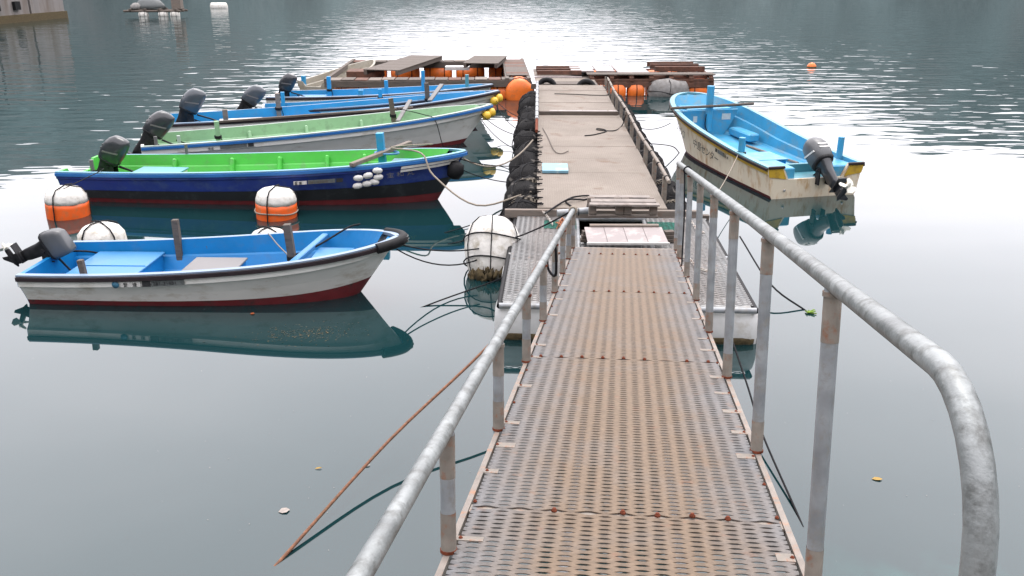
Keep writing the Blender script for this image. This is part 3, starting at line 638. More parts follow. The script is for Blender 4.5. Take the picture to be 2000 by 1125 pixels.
def outboard(t_, loc, tilt, sc, m_cowl, m_leg, m_prop_, rz=0.0, box=False, stripe=None, marks=None):
    B0 = Matrix.Translation(loc) @ Matrix.Rotation(rz, 4, 'Z') @ Matrix.Diagonal((sc, sc, sc, 1))
    T = B0 @ Matrix.Rotation(tilt, 4, 'Y')
    leg = MB(T)
    leg.loft([(-.46, -.17, .20, .08), (-.36, -.16, .24, .13), (-.1, -.14, .27, .17), (.08, -.13, .34, .24), (.14, -.13, .42, .28)], 16, pw=2.6)
    leg.loft([(-.86, -.30, .06, .012), (-.74, -.22, .16, .02), (-.70, -.20, .22, .05), (-.60, -.18, .22, .055), (-.46, -.17, .21, .08)], 14, pw=2.2)
    leg.box((-.26, 0, -.50), (.40, .20, .016))
    leg.lathe([(.012, -.20), (.045, -.12), (.055, 0), (.05, .16), (.03, .2)], 12, Matrix.Translation((-.24, 0, -.68)) @ Matrix.Rotation(R(-90), 4, 'Y'))
    m = leg.build("outboard_motor", m_leg, t_)
    cw = MB(T)
    if box: cw.loft([(.13, -.12, .50, .30), (.17, -.12, .56, .34), (.30, -.11, .56, .34), (.42, -.09, .52, .32), (.50, -.07, .44, .27), (.515, -.07, .36, .2)], 28, pw=5)
    else: cw.loft([(.12, -.12, .38, .28), (.16, -.12, .46, .35), (.32, -.11, .50, .38), (.50, -.09, .49, .37), (.62, -.06, .43, .33), (.70, -.04, .32, .24), (.725, -.03, .14, .11)], 28, pw=2.7)
    cw.build("cowling", m_cowl, m)
    MB(T).loft([(.105, -.12, .52, .33), (.15, -.12, .575, .355)] if box else [(.105, -.12, .42, .32), (.155, -.12, .475, .36)], 28, pw=5 if box else 2.7).build("cowling_seam", m_engine, m)
    if stripe:
        for sg in (-1, 1):
            st = MB(T)
            st.prism([(-.26, sg*.181, .30), (.06, sg*.181, .40), (.06, sg*.181, .435), (-.26, sg*.181, .335)], (0, -sg*.01, 0), (0, sg*.012, 0)); st.build("stripe", stripe, m)
        bk = MB(T)
        for k in range(2): bk.box((-.352+.012*k, 0, .34+.085*k), (.012, .20, .03), Matrix.Rotation(R(10), 3, 'Y'))
        bk.build("rear_stripe", stripe, m)
    pr = MB(T); hub = Matrix.Translation((-.47, 0, -.68)) @ Matrix.Rotation(R(-90), 4, 'Y')
    pr.lathe([(.04, -.06), (.045, 0), (.03, .06), (.012, .09)], 10, hub)
    for k in range(3):
        a = k*2*math.pi/3+.3; P = []
        for (u, v_) in ((.03, -.03), (.09, -.085), (.155, -.06), (.165, .02), (.12, .075), (.05, .05)):
            ca, sa = math.cos(a), math.sin(a); P.append((-.47+v_*.45, ca*u-sa*v_, -.68+sa*u+ca*v_))
        pr.prism(P, (-.006, 0, 0), (.006, 0, 0))
    pr.build("propeller", m_prop_, m)
    br = MB(B0); 
    for sg in (-1, 1): br.box((.0, sg*.10, -.05), (.15, .03, .34), ch=.008); br.tube([(.07, sg*.10, -.12), (.15, sg*.10, -.12)], .014, 6)
    br.tube([(-.02, -.15, .06), (-.02, .15, .06)], .022, 8); br.build("clamp_bracket", m_engine, m)
    th = MB(T); th.tube([(.12, 0, .12), (.45, .04, .16), (.62, .05, .17)], [.022, .02, .024], 8); th.build("tiller_arm", m_engine, m)
    return m
def boat_empty(name, label, S, Bw, group="boats moored to the walkway"):
    d = Vector((Bw[0]-S[0], Bw[1]-S[1], 0)); t_ = thing(name, label, "boat", (S[0], S[1], 0), group, rz=math.atan2(d.y, d.x)); return t_, d.length
def post(t_, x, y, z0, z1, m, w=.075, lean=(0, 0), round_=False, name="mooring_post", wrap=None):
    b = MB(); a, c = (x, y, z0), (x+lean[0], y+lean[1], z1)
    if round_: b.tube([a, c], w/2, 12)
    else: b.bar(a, c, w, w, up=(1, 0, 0), ch=.006)
    o = b.build(name, m, t_)
    if wrap is not None:
        M = Matrix.Translation((lin(x, x+lean[0], wrap), lin(y, y+lean[1], wrap), lin(z0, z1, wrap)))
        b = MB()
        for k in range(3): b.tube([M @ Vector((w*.68*math.cos(a), w*.68*math.sin(a), .022*k+.01*math.sin(a))) for a in [i*math.pi/6 for i in range(12)]], .012, 5, closed=True)
        b.tube([M @ Vector((w*.6, 0, 0)), M @ Vector((w*.9, -w*.4, -.12)), M @ Vector((w*.75, -w*.2, -.26))], .010, 5); b.build("rope_wrap", m_rope_black, o)
    return o
def lid_box(t_, x0, x1, y0, y1, z0, z1, m_side, m_lid, name="locker"):
    o = MB().box(((x0+x1)/2, (y0+y1)/2, (z0+z1)/2), (x1-x0, y1-y0, z1-z0), ch=.012).build(name, m_side, t_)
    MB().box(((x0+x1)/2, (y0+y1)/2, z1+.014), (x1-x0+.05, y1-y0+.05, .026), ch=.006).build("lid", m_lid, o); return o
def hull_plate(H, t_, x0, x1, d0, d1, m, name="number_plate", sgn=-1, off=.006):
    a, b_, c, d = H.side(x0, d0, off, sgn), H.side(x1, d0, off, sgn), H.side(x1, d1, off, sgn), H.side(x0, d1, off, sgn)
    return MB().prism([a, b_, c, d], (0, -sgn*.004, 0), (0, sgn*.002, 0)).build(name, m, t_)
def hull_text(H, t_, txt, x0, dz, hgt, m, sgn=-1, off=.012, dirx=1, squeeze=1.0, span=.6):
    a = H.side(x0, dz, off, sgn); b_ = H.side(x0+span*dirx, dz, off, sgn); ex = (b_-a).normalized(); up = Vector((0, 0, 1)); ez = ex.cross(up).normalized(); ey = ez.cross(ex)
    M4 = Matrix(((ex.x, ey.x, ez.x, a.x), (ex.y, ey.y, ez.y, a.y), (ex.z, ey.z, ez.z, a.z), (0, 0, 0, 1)))
    return text_part(txt, M4, hgt, m, t_, squeeze=squeeze)

def paint(name, c, var=.06, dirt=None, damt=.2, rough=.42): return mat(name, c, rough, var, 2.2, dirt=dirt, damt=damt, dscale=4, bump=.0015, bscale=12)
m_bl = paint("blue_paint", (.003, .185, .45), .10, (.03, .17, .38), .3)
m_bl_l = paint("light_blue_paint", (.045, .19, .39), .06)
m_bl_cap = paint("pale_blue_cap", (.20, .27, .36), .06)
m_bl2 = paint("sky_blue_paint", (.02, .265, .52), .10, (.06, .24, .42), .35)
m_sky = paint("bright_sky_blue", (.045, .29, .49), .10, (.13, .27, .36), .4)
m_sky_cap = paint("pale_sky_cap", (.12, .30, .36), .05)
m_gn = paint("bright_green_paint", (.085, .46, .07), .08, (.12, .34, .10), .3)
m_gn_cap = paint("pale_cyan_cap", (.12, .28, .38), .06)
m_navy = paint("navy_blue_hull", (.018, .045, .26), .18, (.05, .09, .26), .35)
m_dkhull = paint("black_hull", (.010, .013, .016), .3, (.04, .045, .05), .2)
m_pg = paint("pale_green_paint", (.24, .41, .235), .06, (.18, .28, .17), .3)
m_pg_cap = paint("pale_mint_cap", (.33, .39, .35), .04)
m_aqua = paint("aqua_paint", (.075, .26, .32), .06)
m_bluestripe = paint("blue_strip", (.02, .13, .38), .15)
m_yel = paint("yellow_strake", (.47, .30, .025), .1, (.24, .14, .03), .3)
m_lgrey = paint("grey_lid", (.135, .128, .126), .06)

# A: nearest boat, blue inside, white outside
S, B_ = (-6.2, 11.0), (-1.47, 10.86)
tA, L = boat_empty("rowing_boat", "white boat with deep blue interior and a tyre on its bow, nearest the viewer", S, B_)
HA = Hull(L, 1.56, .44, .78, p=3.2, q=.58, rake=.55, stern=.93, boot=(.07, .24), strake=.15)
make_hull(HA, tA, m_white_paint, m_white_paint, m_redboot, m_bl_cap, m_bl, m_bl, m_dkrub, zf=.06, notch=(.2, .0), transom_low=m_bl)
lid_box(tA, .42, 1.30, -.58, .62, .07, .30, m_bl, m_bl_l, "stern_locker")
MB().box((.86, .02, .332), (.90, .012, .008)).build("locker_seam", m_bl, tA)
lid_box(tA, 1.95, 2.60, -.40, .22, .06, .36, m_bl, m_lgrey, "fish_hatch")
post(tA, 1.52, .66, .08, .78, m_wood, .085, (-.02, .04)); post(tA, .82, -.60, .20, .62, m_wood, .07, (-.03, 0)); post(tA, 3.32, .02, .10, .92, m_wood, .095, (-.06, .02), wrap=.42)
MB().bar((3.62, .60, .60), (3.36, -.62, .50), .09, .07, ch=.01).build("thwart", m_bl_l, tA)
lid_box(tA, 3.62, 4.05, -.26, .26, .24, .50, m_bl, m_bl_l, "bow_locker")
tt = [H_ for H_ in [.955+.045*i/10 for i in range(11)]]
pth = [(HA.x(t, HA.sh(t))+.05*((t-.955)/.045), -(HA.b(t)+.03), HA.sh(t)-.03) for t in tt] + [(HA.x(t, HA.sh(t))+.05*((t-.955)/.045), HA.b(t)+.03, HA.sh(t)-.03) for t in reversed(tt)]
MB().tube(smooth_path(pth, 2), .068, 12).build("bow_tyre", m_black, tA)
for k in range(3): MB().tube(smooth_path([(x*1.0+.05*0, y*1.0, z) for x, y, z in [(p[0]+(.068*math.cos(R(30-30*k)))*(1 if i in (10, 11) else .3), p[1]*(1+.0), p[2]+.070*math.sin(R(30-30*k))) for i, p in enumerate(pth)]], 2), .006, 5).build("tyre_tread", m_dkplate, tA)
hull_plate(HA, tA, 1.62, 1.73, .075, .152, m_ink); hull_plate(HA, tA, 1.74, 2.16, .08, .152, m_dkplate)
MB().lathe([(.045, 0), (.045, .004)], 16, Matrix.Translation(HA.side(1.28, .115, .006)) @ Matrix.Rotation(R(90), 4, 'X')).build("blue_dot", m_bluedot, tA)
hull_plate(HA, tA, 1.35, 1.60, .08, .15, m_whitepl, "label_strip")
hull_text(HA, tA, "愛", 1.38, .14, .06, m_ink); hull_text(HA, tA, "媛", 1.50, .14, .06, m_ink); hull_text(HA, tA, "281-31851", 1.76, .138, .062, m_ink, squeeze=1.15)
outboard(tA, (-.02, .10, .46), R(64), .70, m_cowl_grey, m_engine, m_prop, box=True)
b = MB(); b.tube(smooth_path([(1.9, .70, .40), (1.92, .66, .2), (1.75, .4, .075), (1.5, .2, .075), (1.62, .05, .075), (1.85, .2, .08), (1.7, .32, .085), (1.5, .05, .08), (1.8, -.1, .08), (2.0, -.2, .09)], 5), .013, 6); b.build("rope_coil", m_lgrey, tA)

# B: green inside, navy outside
S, B_ = (-8.2, 16.25), (-.83, 15.72)
tB, L = boat_empty("fishing_boat", "long navy hulled boat with bright green interior and black outboard", S, B_)
HB = Hull(L, 1.75, .58, .92, p=2.7, q=.62, rake=.55, stern=.9, boot=(.08, .16), strake=.12, k=2.1)
make_hull(HB, tB, m_navy, m_navy, m_redboot, m_gn_cap, m_gn, m_gn, m_bluestripe, zf=.10, notch=(.35, .18), inner_step=.2, transom_low=m_gn)
b = MB()
V = []
tsx = stations()
for t in tsx:
    w = HB.rings(t); a = Vector(w[3]); c = Vector(w[4]); V += [(a.x, -(a.y+.006), a.z-.02), (c.x, -(c.y+.006), c.z+.0)]
    V += [(a.x, (a.y+.006), a.z-.02), (c.x, (c.y+.006), c.z+.0)]
b.add(V, [(i*4+o, i*4+4+o, i*4+5+o, i*4+1+o) for i in range(len(tsx)-1) for o in (0, 2)], 0, True); b.build("lower_hull_band", m_dkhull, tB)
for i, x in enumerate((1.55, 2.7, 3.65, 4.6, 5.35)):
    t = x/L; z = HB.sh(t)
    for sg in (-1, 1): MB().bar((x, sg*(HB.half(t, .16)-.11), .13), (x, sg*(HB.b(t)-.13), z-.06), .10, .08, up=(1, 0, 0), ch=.02).build("rib", m_gn, tB)
lid_box(tB, 1.1, 1.95, -.42, .35, .11, .42, m_whitepl, m_aqua, "cool_box"); lid_box(tB, 6.02, 6.70, -.24, .24, .40, .68, m_aqua, m_aqua, "bow_locker")
post(tB, 5.85, .02, .3, 1.22, m_bl2, .13, (-.05, .0)); MB().bar((5.45, -.80, .80), (6.25, .60, .94), .10, .07, ch=.008).build("cross_plank", m_woodx, tB)
MB().tube([(6.02+.22*math.cos(a)-.1, .14*math.sin(a), .86) for a in [i*math.pi/8 for i in range(16)]], .02, 6, closed=True).build("blue_rope_loop", m_bl_l, tB)
post(tB, .62, -.62, .2, .78, m_lgrey, .07, (0, 0), True, wrap=.55); post(tB, 1.75, .84, .4, .80, m_lgrey, .06, (0, 0), True)
MB().lathe([(.05, -.17), (.13, -.14), (.17, 0), (.13, .14), (.05, .17)], 16, Matrix.Translation((4.35, -.25, .33)) @ Matrix.Rotation(R(90), 4, 'Y')).build("black_buoy", m_black, tB)
MB().tube([(4.4, -.25, .36), (5.4, -.5, .42)], .022, 7).build("boat_hook", m_wood, tB)
for k, (dx, dz) in enumerate(((0, .20), (.17, .17), (.33, .10), (.0, .34), (.17, .32), (.36, .22), (.30, .30))):
    p = HB.side(5.62+dx, dz, .075); MB().lathe([(.02, -.085), (.045, -.06), (.056, 0), (.045, .06), (.02, .085)], 12, Matrix.Translation(p) @ Matrix.Rotation(R(90+random.uniform(-20, 20)), 4, 'Y') ).build("white_net_float", m_whitepl, tB)
MB().lathe([(.03, -.17), (.12, -.13), (.16, 0), (.12, .13), (.03, .17)], 16, Matrix.Translation((L-.18, -.20, .60)) @ Matrix.Rotation(R(20), 4, 'Y')).build("fender_ball", m_black, tB)
for d0 in (.085, .145):
    V = []
    for i in range(12):
        x = L*(.86+.135*i/11); V += [HB.side(x, d0, .028 if d0 < .1 else .012), HB.side(x, d0+.045, .028 if d0 < .1 else .012)]
    MB().add(V, [(2*i, 2*i+2, 2*i+3, 2*i+1) for i in range(11)]).build("bow_stripe", m_whitepl, tB)
hull_plate(HB, tB, 4.42, 4.66, .20, .265, m_whitepl, off=-.02); hull_plate(HB, tB, 4.68, 5.18, .195, .265, m_dkplate, off=-.02); hull_plate(HB, tB, 5.20, 5.32, .195, .265, m_ink, off=-.02)
hull_text(HB, tB, "愛 媛", 4.44, .258, .06, m_ink, off=-.012); hull_text(HB, tB, "281-42700", 4.71, .255, .06, m_wood, off=-.012, squeeze=1.3)
hull_text(HB, tB, "宝 和 丸", 6.12, .27, .10, m_lgrey, off=-.02, squeeze=1.4)
outboard(tB, (.62, .05, .48), R(30), .88, m_cowl_dark, m_engine, m_engine, stripe=m_lgrey)

# C: pale green inside, white outside
S, B_ = (-7.95, 18.6), (-.49, 21.5)
tC, L = boat_empty("fishing_boat", "white boat with pale green interior and yellow floats at its bow", S, B_)
HC = Hull(L, 1.75, .56, .90, p=2.4, q=.70, rake=.75, stern=.9, boot=(.05, .12), strake=.17, k=2.0, bilge=.74)
make_hull(HC, tC, m_white_paint, m_white_paint, m_redboot, m_pg_cap, m_pg, m_pg, m_bluestripe, zf=.12, notch=(.35, .16), transom_low=m_white_paint)
for x in (2.3, 3.6, 4.9):
    t = x/L
    for sg in (-1, 1): MB().bar((x, sg*(HC.half(t, .18)-.11), .15), (x, sg*(HC.b(t)-.13), HC.sh(t)-.10), .10, .08, up=(1, 0, 0), ch=.02).build("rib", m_pg, tC)
lid_box(tC, 1.0, 1.6, -.5, .1, .12, .40, m_bl2, m_bl2, "blue_box"); post(tC, 1.55, -.45, .15, .95, m_pg, .10, wrap=.55); post(tC, .75, -.5, .15, .70, m_pg_cap, .07)
post(tC, 5.55, -.1, .25, 1.18, m_wood, .10, (-.08, .02), wrap=.55); MB().bar((5.5, -.55, .72), (6.05, .35, 1.05), .10, .04, ch=.008).build("cross_plank", m_lgrey, tC)
for k in range(2): MB().lathe([(.02, -.11), (.09, -.08), (.115, 0), (.09, .08), (.02, .11)], 14, Matrix.Translation((L-.22+.17*k, -.20+.12*k, .66+.05*k)) @ Matrix.Rotation(R(80), 4, 'Y')).build("yellow_float", m_yellow, tC)
hull_plate(HC, tC, 1.55, 2.1, .08, .15, m_dkplate); hull_plate(HC, tC, 2.12, 2.24, .08, .15, m_ink); hull_text(HC, tC, "愛媛", 1.3, .15, .06, m_ink)
outboard(tC, (.25, .0, .52), R(36), .95, m_cowl_dark, m_engine, m_engine, stripe=m_lgrey)
post(tC, .3, -.72, .3, .75, m_lgrey, .07, round_=True, wrap=.5)

# D: blue boat with the big slate outboard
S, B_ = (-8.5, 21.35), (-.34, 23.75)
tD, L = boat_empty("fishing_boat", "blue lined boat with big slate outboard, moored just behind the pale green one", S, B_)
HD = Hull(L, 1.75, .56, .93, p=2.4, q=.70, rake=.7, stern=.9, boot=(.05, .12), strake=.17, k=2.0)
make_hull(HD, tD, m_white_paint, m_white_paint, m_redboot, m_bl_cap, m_bl2, m_bl2, m_dkrub, zf=.12, notch=(.35, .16), transom_low=m_white_paint)
lid_box(tD, 1.3, 2.3, -.45, .45, .12, .40, m_bl2, m_whitepl, "stern_locker"); post(tD, 1.45, -.35, .3, .78, m_woodx, .12, wrap=.3); post(tD, 2.75, .7, .3, .98, m_woodx, .12, wrap=.4)
post(tD, 6.55, -.05, .3, 1.2, m_wood, .11, (-.03, 0), wrap=.5); MB().bar((6.5, -.5, .8), (7.0, .3, 1.1), .12, .05, ch=.008).build("cross_plank", m_lgrey, tD)
MB().bar((1.2, -.88, .57), (6.0, -.86, .70), .09, .05, ch=.006).build("side_plank", m_wood, tD)
for k in range(2): MB().lathe([(.02, -.11), (.09, -.08), (.115, 0), (.09, .08), (.02, .11)], 14, Matrix.Translation((L-.20+.16*k, -.20+.1*k, .68+.06*k)) @ Matrix.Rotation(R(80), 4, 'Y')).build("yellow_float", m_yellow, tD)
outboard(tD, (.62, .0, .58), R(28), .98, m_cowl_blue, m_engine, m_engine, stripe=m_lgrey)
# E
S, B_ = (-6.75, 23.6), (-1.05, 24.55)
tE, L = boat_empty("fishing_boat", "small blue boat with slate outboard squeezed between two other blue boats", S, B_)
HE = Hull(L, 1.45, .50, .80, p=2.4, q=.70, rake=.5, stern=.9, boot=(.05, .12), strake=.15)
make_hull(HE, tE, m_white_paint, m_white_paint, m_redboot, m_bl_cap, m_bl2, m_bl2, m_dkrub, zf=.12, notch=(.3, .14), transom_low=m_white_paint)
lid_box(tE, .7, 1.4, -.4, .4, .12, .42, m_bl2, m_whitepl, "stern_locker"); lid_box(tE, 4.1, 4.9, -.3, .3, .25, .55, m_bl2, m_bl_l, "bow_locker")
post(tE, .55, .55, .3, .82, m_bl2, .10); post(tE, 3.2, .5, .3, .85, m_bl2, .10, wrap=.5)
MB().lathe([(.05, -.17), (.15, -.13), (.19, 0), (.15, .13), (.05, .17)], 16, Matrix.Translation((2.3, .1, .42)) @ Matrix.Rotation(R(90), 4, 'Y')).build("black_buoy", m_black, tE)
outboard(tE, (-.30, .0, .48), R(38), .92, m_cowl_blue, m_engine, m_engine, stripe=m_lgrey)
# F
S, B_ = (-7.0, 25.8), (-.55, 25.75)
tF, L = boat_empty("fishing_boat", "blue boat with black outboard, farthest of the row, next to the raft", S, B_)
HF = Hull(L, 1.55, .55, .84, p=2.4, q=.70, rake=.5, stern=.9, boot=(.05, .12), strake=.15)
make_hull(HF, tF, m_white_paint, m_white_paint, m_redboot, m_bl_cap, m_bl2, m_bl2, m_dkrub, zf=.12, notch=(.3, .14), transom_low=m_white_paint)
lid_box(tF, .8, 1.5, -.4, .4, .12, .45, m_bl2, m_bl_l, "stern_locker"); lid_box(tF, 5.0, 5.8, -.35, .35, .3, .62, m_bl_l, m_bl_cap, "bow_locker")
post(tF, 1.55, .6, .3, .98, m_bl2, .11, wrap=.4); post(tF, 2.7, -.6, .3, .75, m_bl2, .14, wrap=.3); post(tF, 3.35, -.05, .3, .95, m_bl2, .10); post(tF, 4.4, .2, .3, 1.2, m_bl2, .10); post(tF, 5.7, -.1, .4, 1.12, m_aqua, .10, wrap=.4)
outboard(tF, (.42, .0, .55), R(25), .84, m_cowl_dark, m_engine, m_engine, stripe=m_lgrey)

# G: sky-blue boat on the right, stern towards the viewer
S, B_ = (5.66, 15.95), (4.32, 21.75)
tG, L = boat_empty("motor_boat", "sky blue lined boat with cream hull and yellow strake, stern towards the viewer", S, B_)
HG = Hull(L, 2.02, .60, 1.15, p=3.4, q=.46, rake=1.05, stern=.98, boot=(.06, .10), strake=.13, k=1.7, bilge=.90)
make_hull(HG, tG, m_yel, m_cream_paint, m_redboot, m_sky_cap, m_sky, m_sky, m_dkrub, zf=.26, notch=(.55, .24), inner_step=.26, cap_w=.10, transom_low=m_cream_paint, rub_h=.05)
for sg in (-1, 1):   # yellow upper corners of the transom
    MB().prism([(-.012, sg*.98, .575), (-.012, sg*.69, .575), (-.012, sg*.60, .37), (-.012, sg*.95, .42)], (-.004, 0, 0), (.006, 0, 0)).build("transom_corner", m_yel, tG)
    MB().box((-.02, sg*.82, .60), (.05, .33, .05), ch=.01).build("corner_rubber", m_dkrub, tG)
    MB().lathe([(.02, 0), (.026, .015), (.012, .02)], 8, Matrix.Translation((-.012, sg*.62, .16)) @ Matrix.Rotation(R(-90), 4, 'Y')).build("drain_fitting", m_steel, tG)
MB().box((.30, 0, .345), (.50, 1.55, .025), ch=.005).build("motor_well", m_aqua, tG)
for sg in (-1, 1): MB().box((.42, sg*.62, .44), (.72, .46, .24), ch=.02).build("stern_seat", m_sky, tG)
MB().box((.60, 0, .43), (.08, 1.0, .16), ch=.01).build("well_bulkhead", m_aqua, tG)
lid_box(tG, 1.15, 1.85, -.05, .60, .27, .46, m_bl, m_sky, "fish_hatch")
post(tG, 1.28, .88, .45, .92, m_sky, .13, (0, 0), True, wrap=.30); post(tG, .62, -.86, .45, .98, m_sky, .12, (0, 0), True); post(tG, 4.55, .06, .45, 1.48, m_sky, .17, (.0, 0), True)
MB().tube([(4.42, -.98, 1.06), (4.40, .06, 1.04), (4.45, 1.08, 1.02)], .032, 10).build("cross_pole", m_wood, tG)
MB().prism([(4.62, y, z) for y, z in ((-.36, .3), (.36, .3), (.55, .62), (.70, .92), (-.70, .92), (-.55, .62))], (-.03, 0, 0), (.03, 0, 0)).build("bow_bulkhead", m_sky, tG)
MB().box((4.95, 0, .93), (.60, 1.1, .03), ch=.008).build("bow_shelf", m_sky, tG)
MB().box((4.0, -.58, .44), (1.0, .28, .18), ch=.03).build("side_seat", m_sky, tG)
MB().tube([(3.4, -.36, .30), (1.5, -.52, .30)], .028, 8).build("loose_pole", m_woodx, tG)
MB().box((1.3, -.55, .30), (.14, .12, .06), ch=.01).build("wood_offcut", m_woodx, tG)
MB().box((4.586, .38, .72), (.006, .10, .14)).build("notice", m_whitepl, tG); MB().box((4.586, -.40, .76), (.006, .22, .14)).build("notice", m_whitepl, tG)
MB().tube(smooth_path([(4.52, .14, .84), (4.50, .16, .6), (4.45, .1, .42), (4.42, .02, .34)], 4), .012, 6).build("hanging_rope", m_rope_black, tG)
hull_plate(HG, tG, 1.80, 2.08, .16, .23, m_dkplate, sgn=1, off=-.02); hull_plate(HG, tG, 2.12, 2.20, .16, .23, m_ink, sgn=1, off=-.02)
hull_text(HG, tG, "中島センター", 3.35, .42, .20, m_ink, sgn=1, off=-.02, dirx=-1, squeeze=1.1); hull_text(HG, tG, "シャンコ", 4.85, .46, .22, m_ink, sgn=1, off=-.07, dirx=-1, squeeze=.9)
hull_text(HG, tG, "愛 媛", 1.74, .23, .06, m_ink, sgn=1, off=-.02, dirx=-1)
outboard(tG, (-.04, -.12, .46), R(52), 1.0, m_cowl_grey, m_cowl_dark, m_prop, stripe=m_whitepl)

def hose(t_, pts, m=m_rope_black, r=.014, name="fuel_hose"): return MB().tube(smooth_path(pts, 5), r, 6).build(name, m, t_)
def coil(t_, c, r, n, m, name="rope_coil", seed=1):
    rg = random.Random(seed); P = [(c[0]+(r+rg.uniform(-.04, .04))*math.cos(a*.55), c[1]+(r*.8+rg.uniform(-.04, .04))*math.sin(a*.55), c[2]+.004*a*.3+rg.uniform(0, .02)) for a in range(n)]
    return hose(t_, P, m, .014, name)
m_tank = mat("red_fuel_tank", (.42, .06, .02), .45, .15, 8)
for t_, zf_ in ((tB, .11), (tC, .13), (tD, .13), (tE, .13), (tF, .13)):
    hose(t_, [(.7, .1, .5), (.95, .2, .35), (1.05, -.1, zf_+.06), (1.3, -.3, zf_+.03), (1.7, -.25, zf_+.02)])
MB().box((.95, .42, .23), (.36, .24, .2), ch=.04).build("fuel_tank", m_tank, tB); MB().box((.8, -.15, .25), (.34, .24, .2), ch=.04).build("fuel_tank", m_tank, tC)
coil(tB, (2.6, .1, .12), .24, 40, m_rope_beige, seed=2); coil(tB, (3.4, -.1, .12), .18, 26, m_rope_black, seed=3); coil(tC, (3.0, .2, .14), .22, 36, m_rope_beige, seed=4); coil(tC, (4.6, .1, .14), .2, 26, m_rope_black, seed=5)
coil(tD, (4.2, .1, .14), .24, 34, m_rope_black, seed=6); coil(tA, (2.95, .1, .075), .2, 30, m_rope_black, seed=7); coil(tG, (2.6, .25, .275), .2, 30, m_rope_beige, seed=8)
hose(tA, [(.1, .1, .5), (.35, .35, .42), (.4, .62, .30), (.8, .66, .2), (1.5, .6, .1)]); hose(tG, [(.1, -.2, .62), (.4, -.35, .5), (.7, -.3, .5), (.95, -.2, .3), (1.3, -.2, .29)])

# H: small cream skiff beyond the left raft
S, B_ = (-6.6, 29.4), (-5.2, 33.6)
tH, L = boat_empty("skiff", "small cream skiff half hidden behind the left raft", S, B_, "boats beyond the raft")
HH = Hull(L, 1.3, .45, .75, rake=.4)
make_hull(HH, tH, m_skiff, m_skiff, m_redboot, m_skiff, m_skiff, m_skiff, None)
post(tH, .1, .4, .3, .62, m_bl2, .12)

# ---------------------------------------------------------------- buoys
def orange_buoy(p, label, rope):
    t = thing("mooring_buoy", label, "buoy", p, "orange and white mooring buoys")
    M = Matrix.Rotation(R(3), 4, 'Y')
    MB().lathe([(.26, -.30), (.335, -.22), (.345, 0), (.35, .18), (.345, .26)], 24, M, jit=.008).build("orange_body", m_orange, t)
    MB().lathe([(.347, .26), (.343, .33), (.31, .42), (.24, .48), (.10, .52), (.02, .525)], 24, M, jit=.012).build("white_top", m_foam, t)
    b = MB()
    for a in (-1.75, .2, 1.6):
        b.tube([M @ Vector((r_*math.cos(a), r_*math.sin(a), z)) for r_, z in ((.01, .545), (.25, .505), (.335, .41), (.365, .26), (.365, 0), (.35, -.22))], .011, 5)
    b.build("rope_harness", m_rope_black, t)
    if rope is not None: MB().tube([M @ Vector((.362*math.cos(a),   .362*math.sin(a), .12+.012*math.sin(3*a))) for a in [i*math.pi/12 for i in range(24)]], .013, 5, closed=True).build("rope_band", rope, t)
    return t
orange_buoy(at(118, 430, 0)+Vector((0, .3, 0)), "orange buoy with white cap beyond the nearest boat's outboard", None)
orange_buoy(at(532, 432, 0)+Vector((0, .3, 0)), "orange buoy with white cap beyond the middle of the nearest boat", m_rope_beige)
for i, (px, lab) in enumerate(((195, "white domed foam buoy just behind the nearest boat's stern"), (522, "low white foam buoy just behind the nearest boat's midships"))):
    p = at(px, 478 if i == 0 else 476, 0) + Vector((0, .1, 0)); t = thing("foam_buoy", lab, "buoy", p, "white foam buoys behind the nearest boat")
    r_ = .36 if i == 0 else .30; h = .30 if i == 0 else .20
    MB().lathe([(r_*.9, -.2), (r_, 0), (r_*.95, h*.5), (r_*.75, h*.85), (r_*.35, h*1.05), (.02, h*1.1)], 22, jit=.02).build("body", m_foam, t)
    b = MB()
    for a in (-2.2, -.8, .8, 2.3): b.tube([Vector((q_*r_*math.cos(a+.2*q_), q_*r_*math.sin(a+.2*q_), z*h+.015)) for q_, z in ((.0, 1.12), (.4, 1.06), (.78, .86), (.98, .5), (1.03, 0))], .012, 5)
    b.build("rope_harness", m_rope_black, t)
for i, (px, py, r_, m, lab) in enumerate(((1585, 131, .20, m_orange2, "small orange mooring buoy alone on the open water at the right"), (278, 8, .45, m_foam, "tiny white buoy far out by the concrete pier"), (428, 16, .42, m_foam, "white drum buoy far out, right of the moored raft"))):
    p = at(px, py, 0); t = thing("distant_buoy", lab, "buoy", p)
    if i == 2: MB().lathe([(.3, -.8), (.42, -.72), (.42, .72), (.3, .8)], 16, Matrix.Translation((0, 0, .12)) @ Matrix.Rotation(R(90), 4, 'Y')).build("body", m, t)
    else: MB().lathe([(r_*.6, -r_*.6), (r_*.98, -.1*r_), (r_*.95, r_*.3), (r_*.6, r_*.75), (r_*.1, r_*.95)], 18).build("body", m, t)
    if i == 0: MB().lathe([(r_*1.02, -.03), (r_*1.03, .03)], 18).build("weed_ring", m_algae, t)

# ---------------------------------------------------------------- rafts at the far end
def barrel(t, c, r, L, axis, m, name="raft_float", straps=2):
    M = Matrix.Translation(c) @ (Matrix.Rotation(R(90), 4, 'Y') if axis == 'x' else Matrix.Rotation(R(-90), 4, 'X'))
    o = MB().lathe([(r*.3, -L/2), (r*.75, -L/2+.03), (r*.96, -L/2+.12), (r, 0), (r*.96, L/2-.12), (r*.75, L/2-.03), (r*.3, L/2)], 18, M).build(name, m, t)
    for k in range(straps):
        z = L*(-.25+.5*k/max(1, straps-1)) if straps > 1 else 0.0; MB().tube([M @ Vector(((r+.01)*math.cos(a), (r+.01)*math.sin(a), z)) for a in [i*math.pi/8 for i in range(16)]], .015, 5, closed=True).build("strap", m_rope_black, o)
    return o
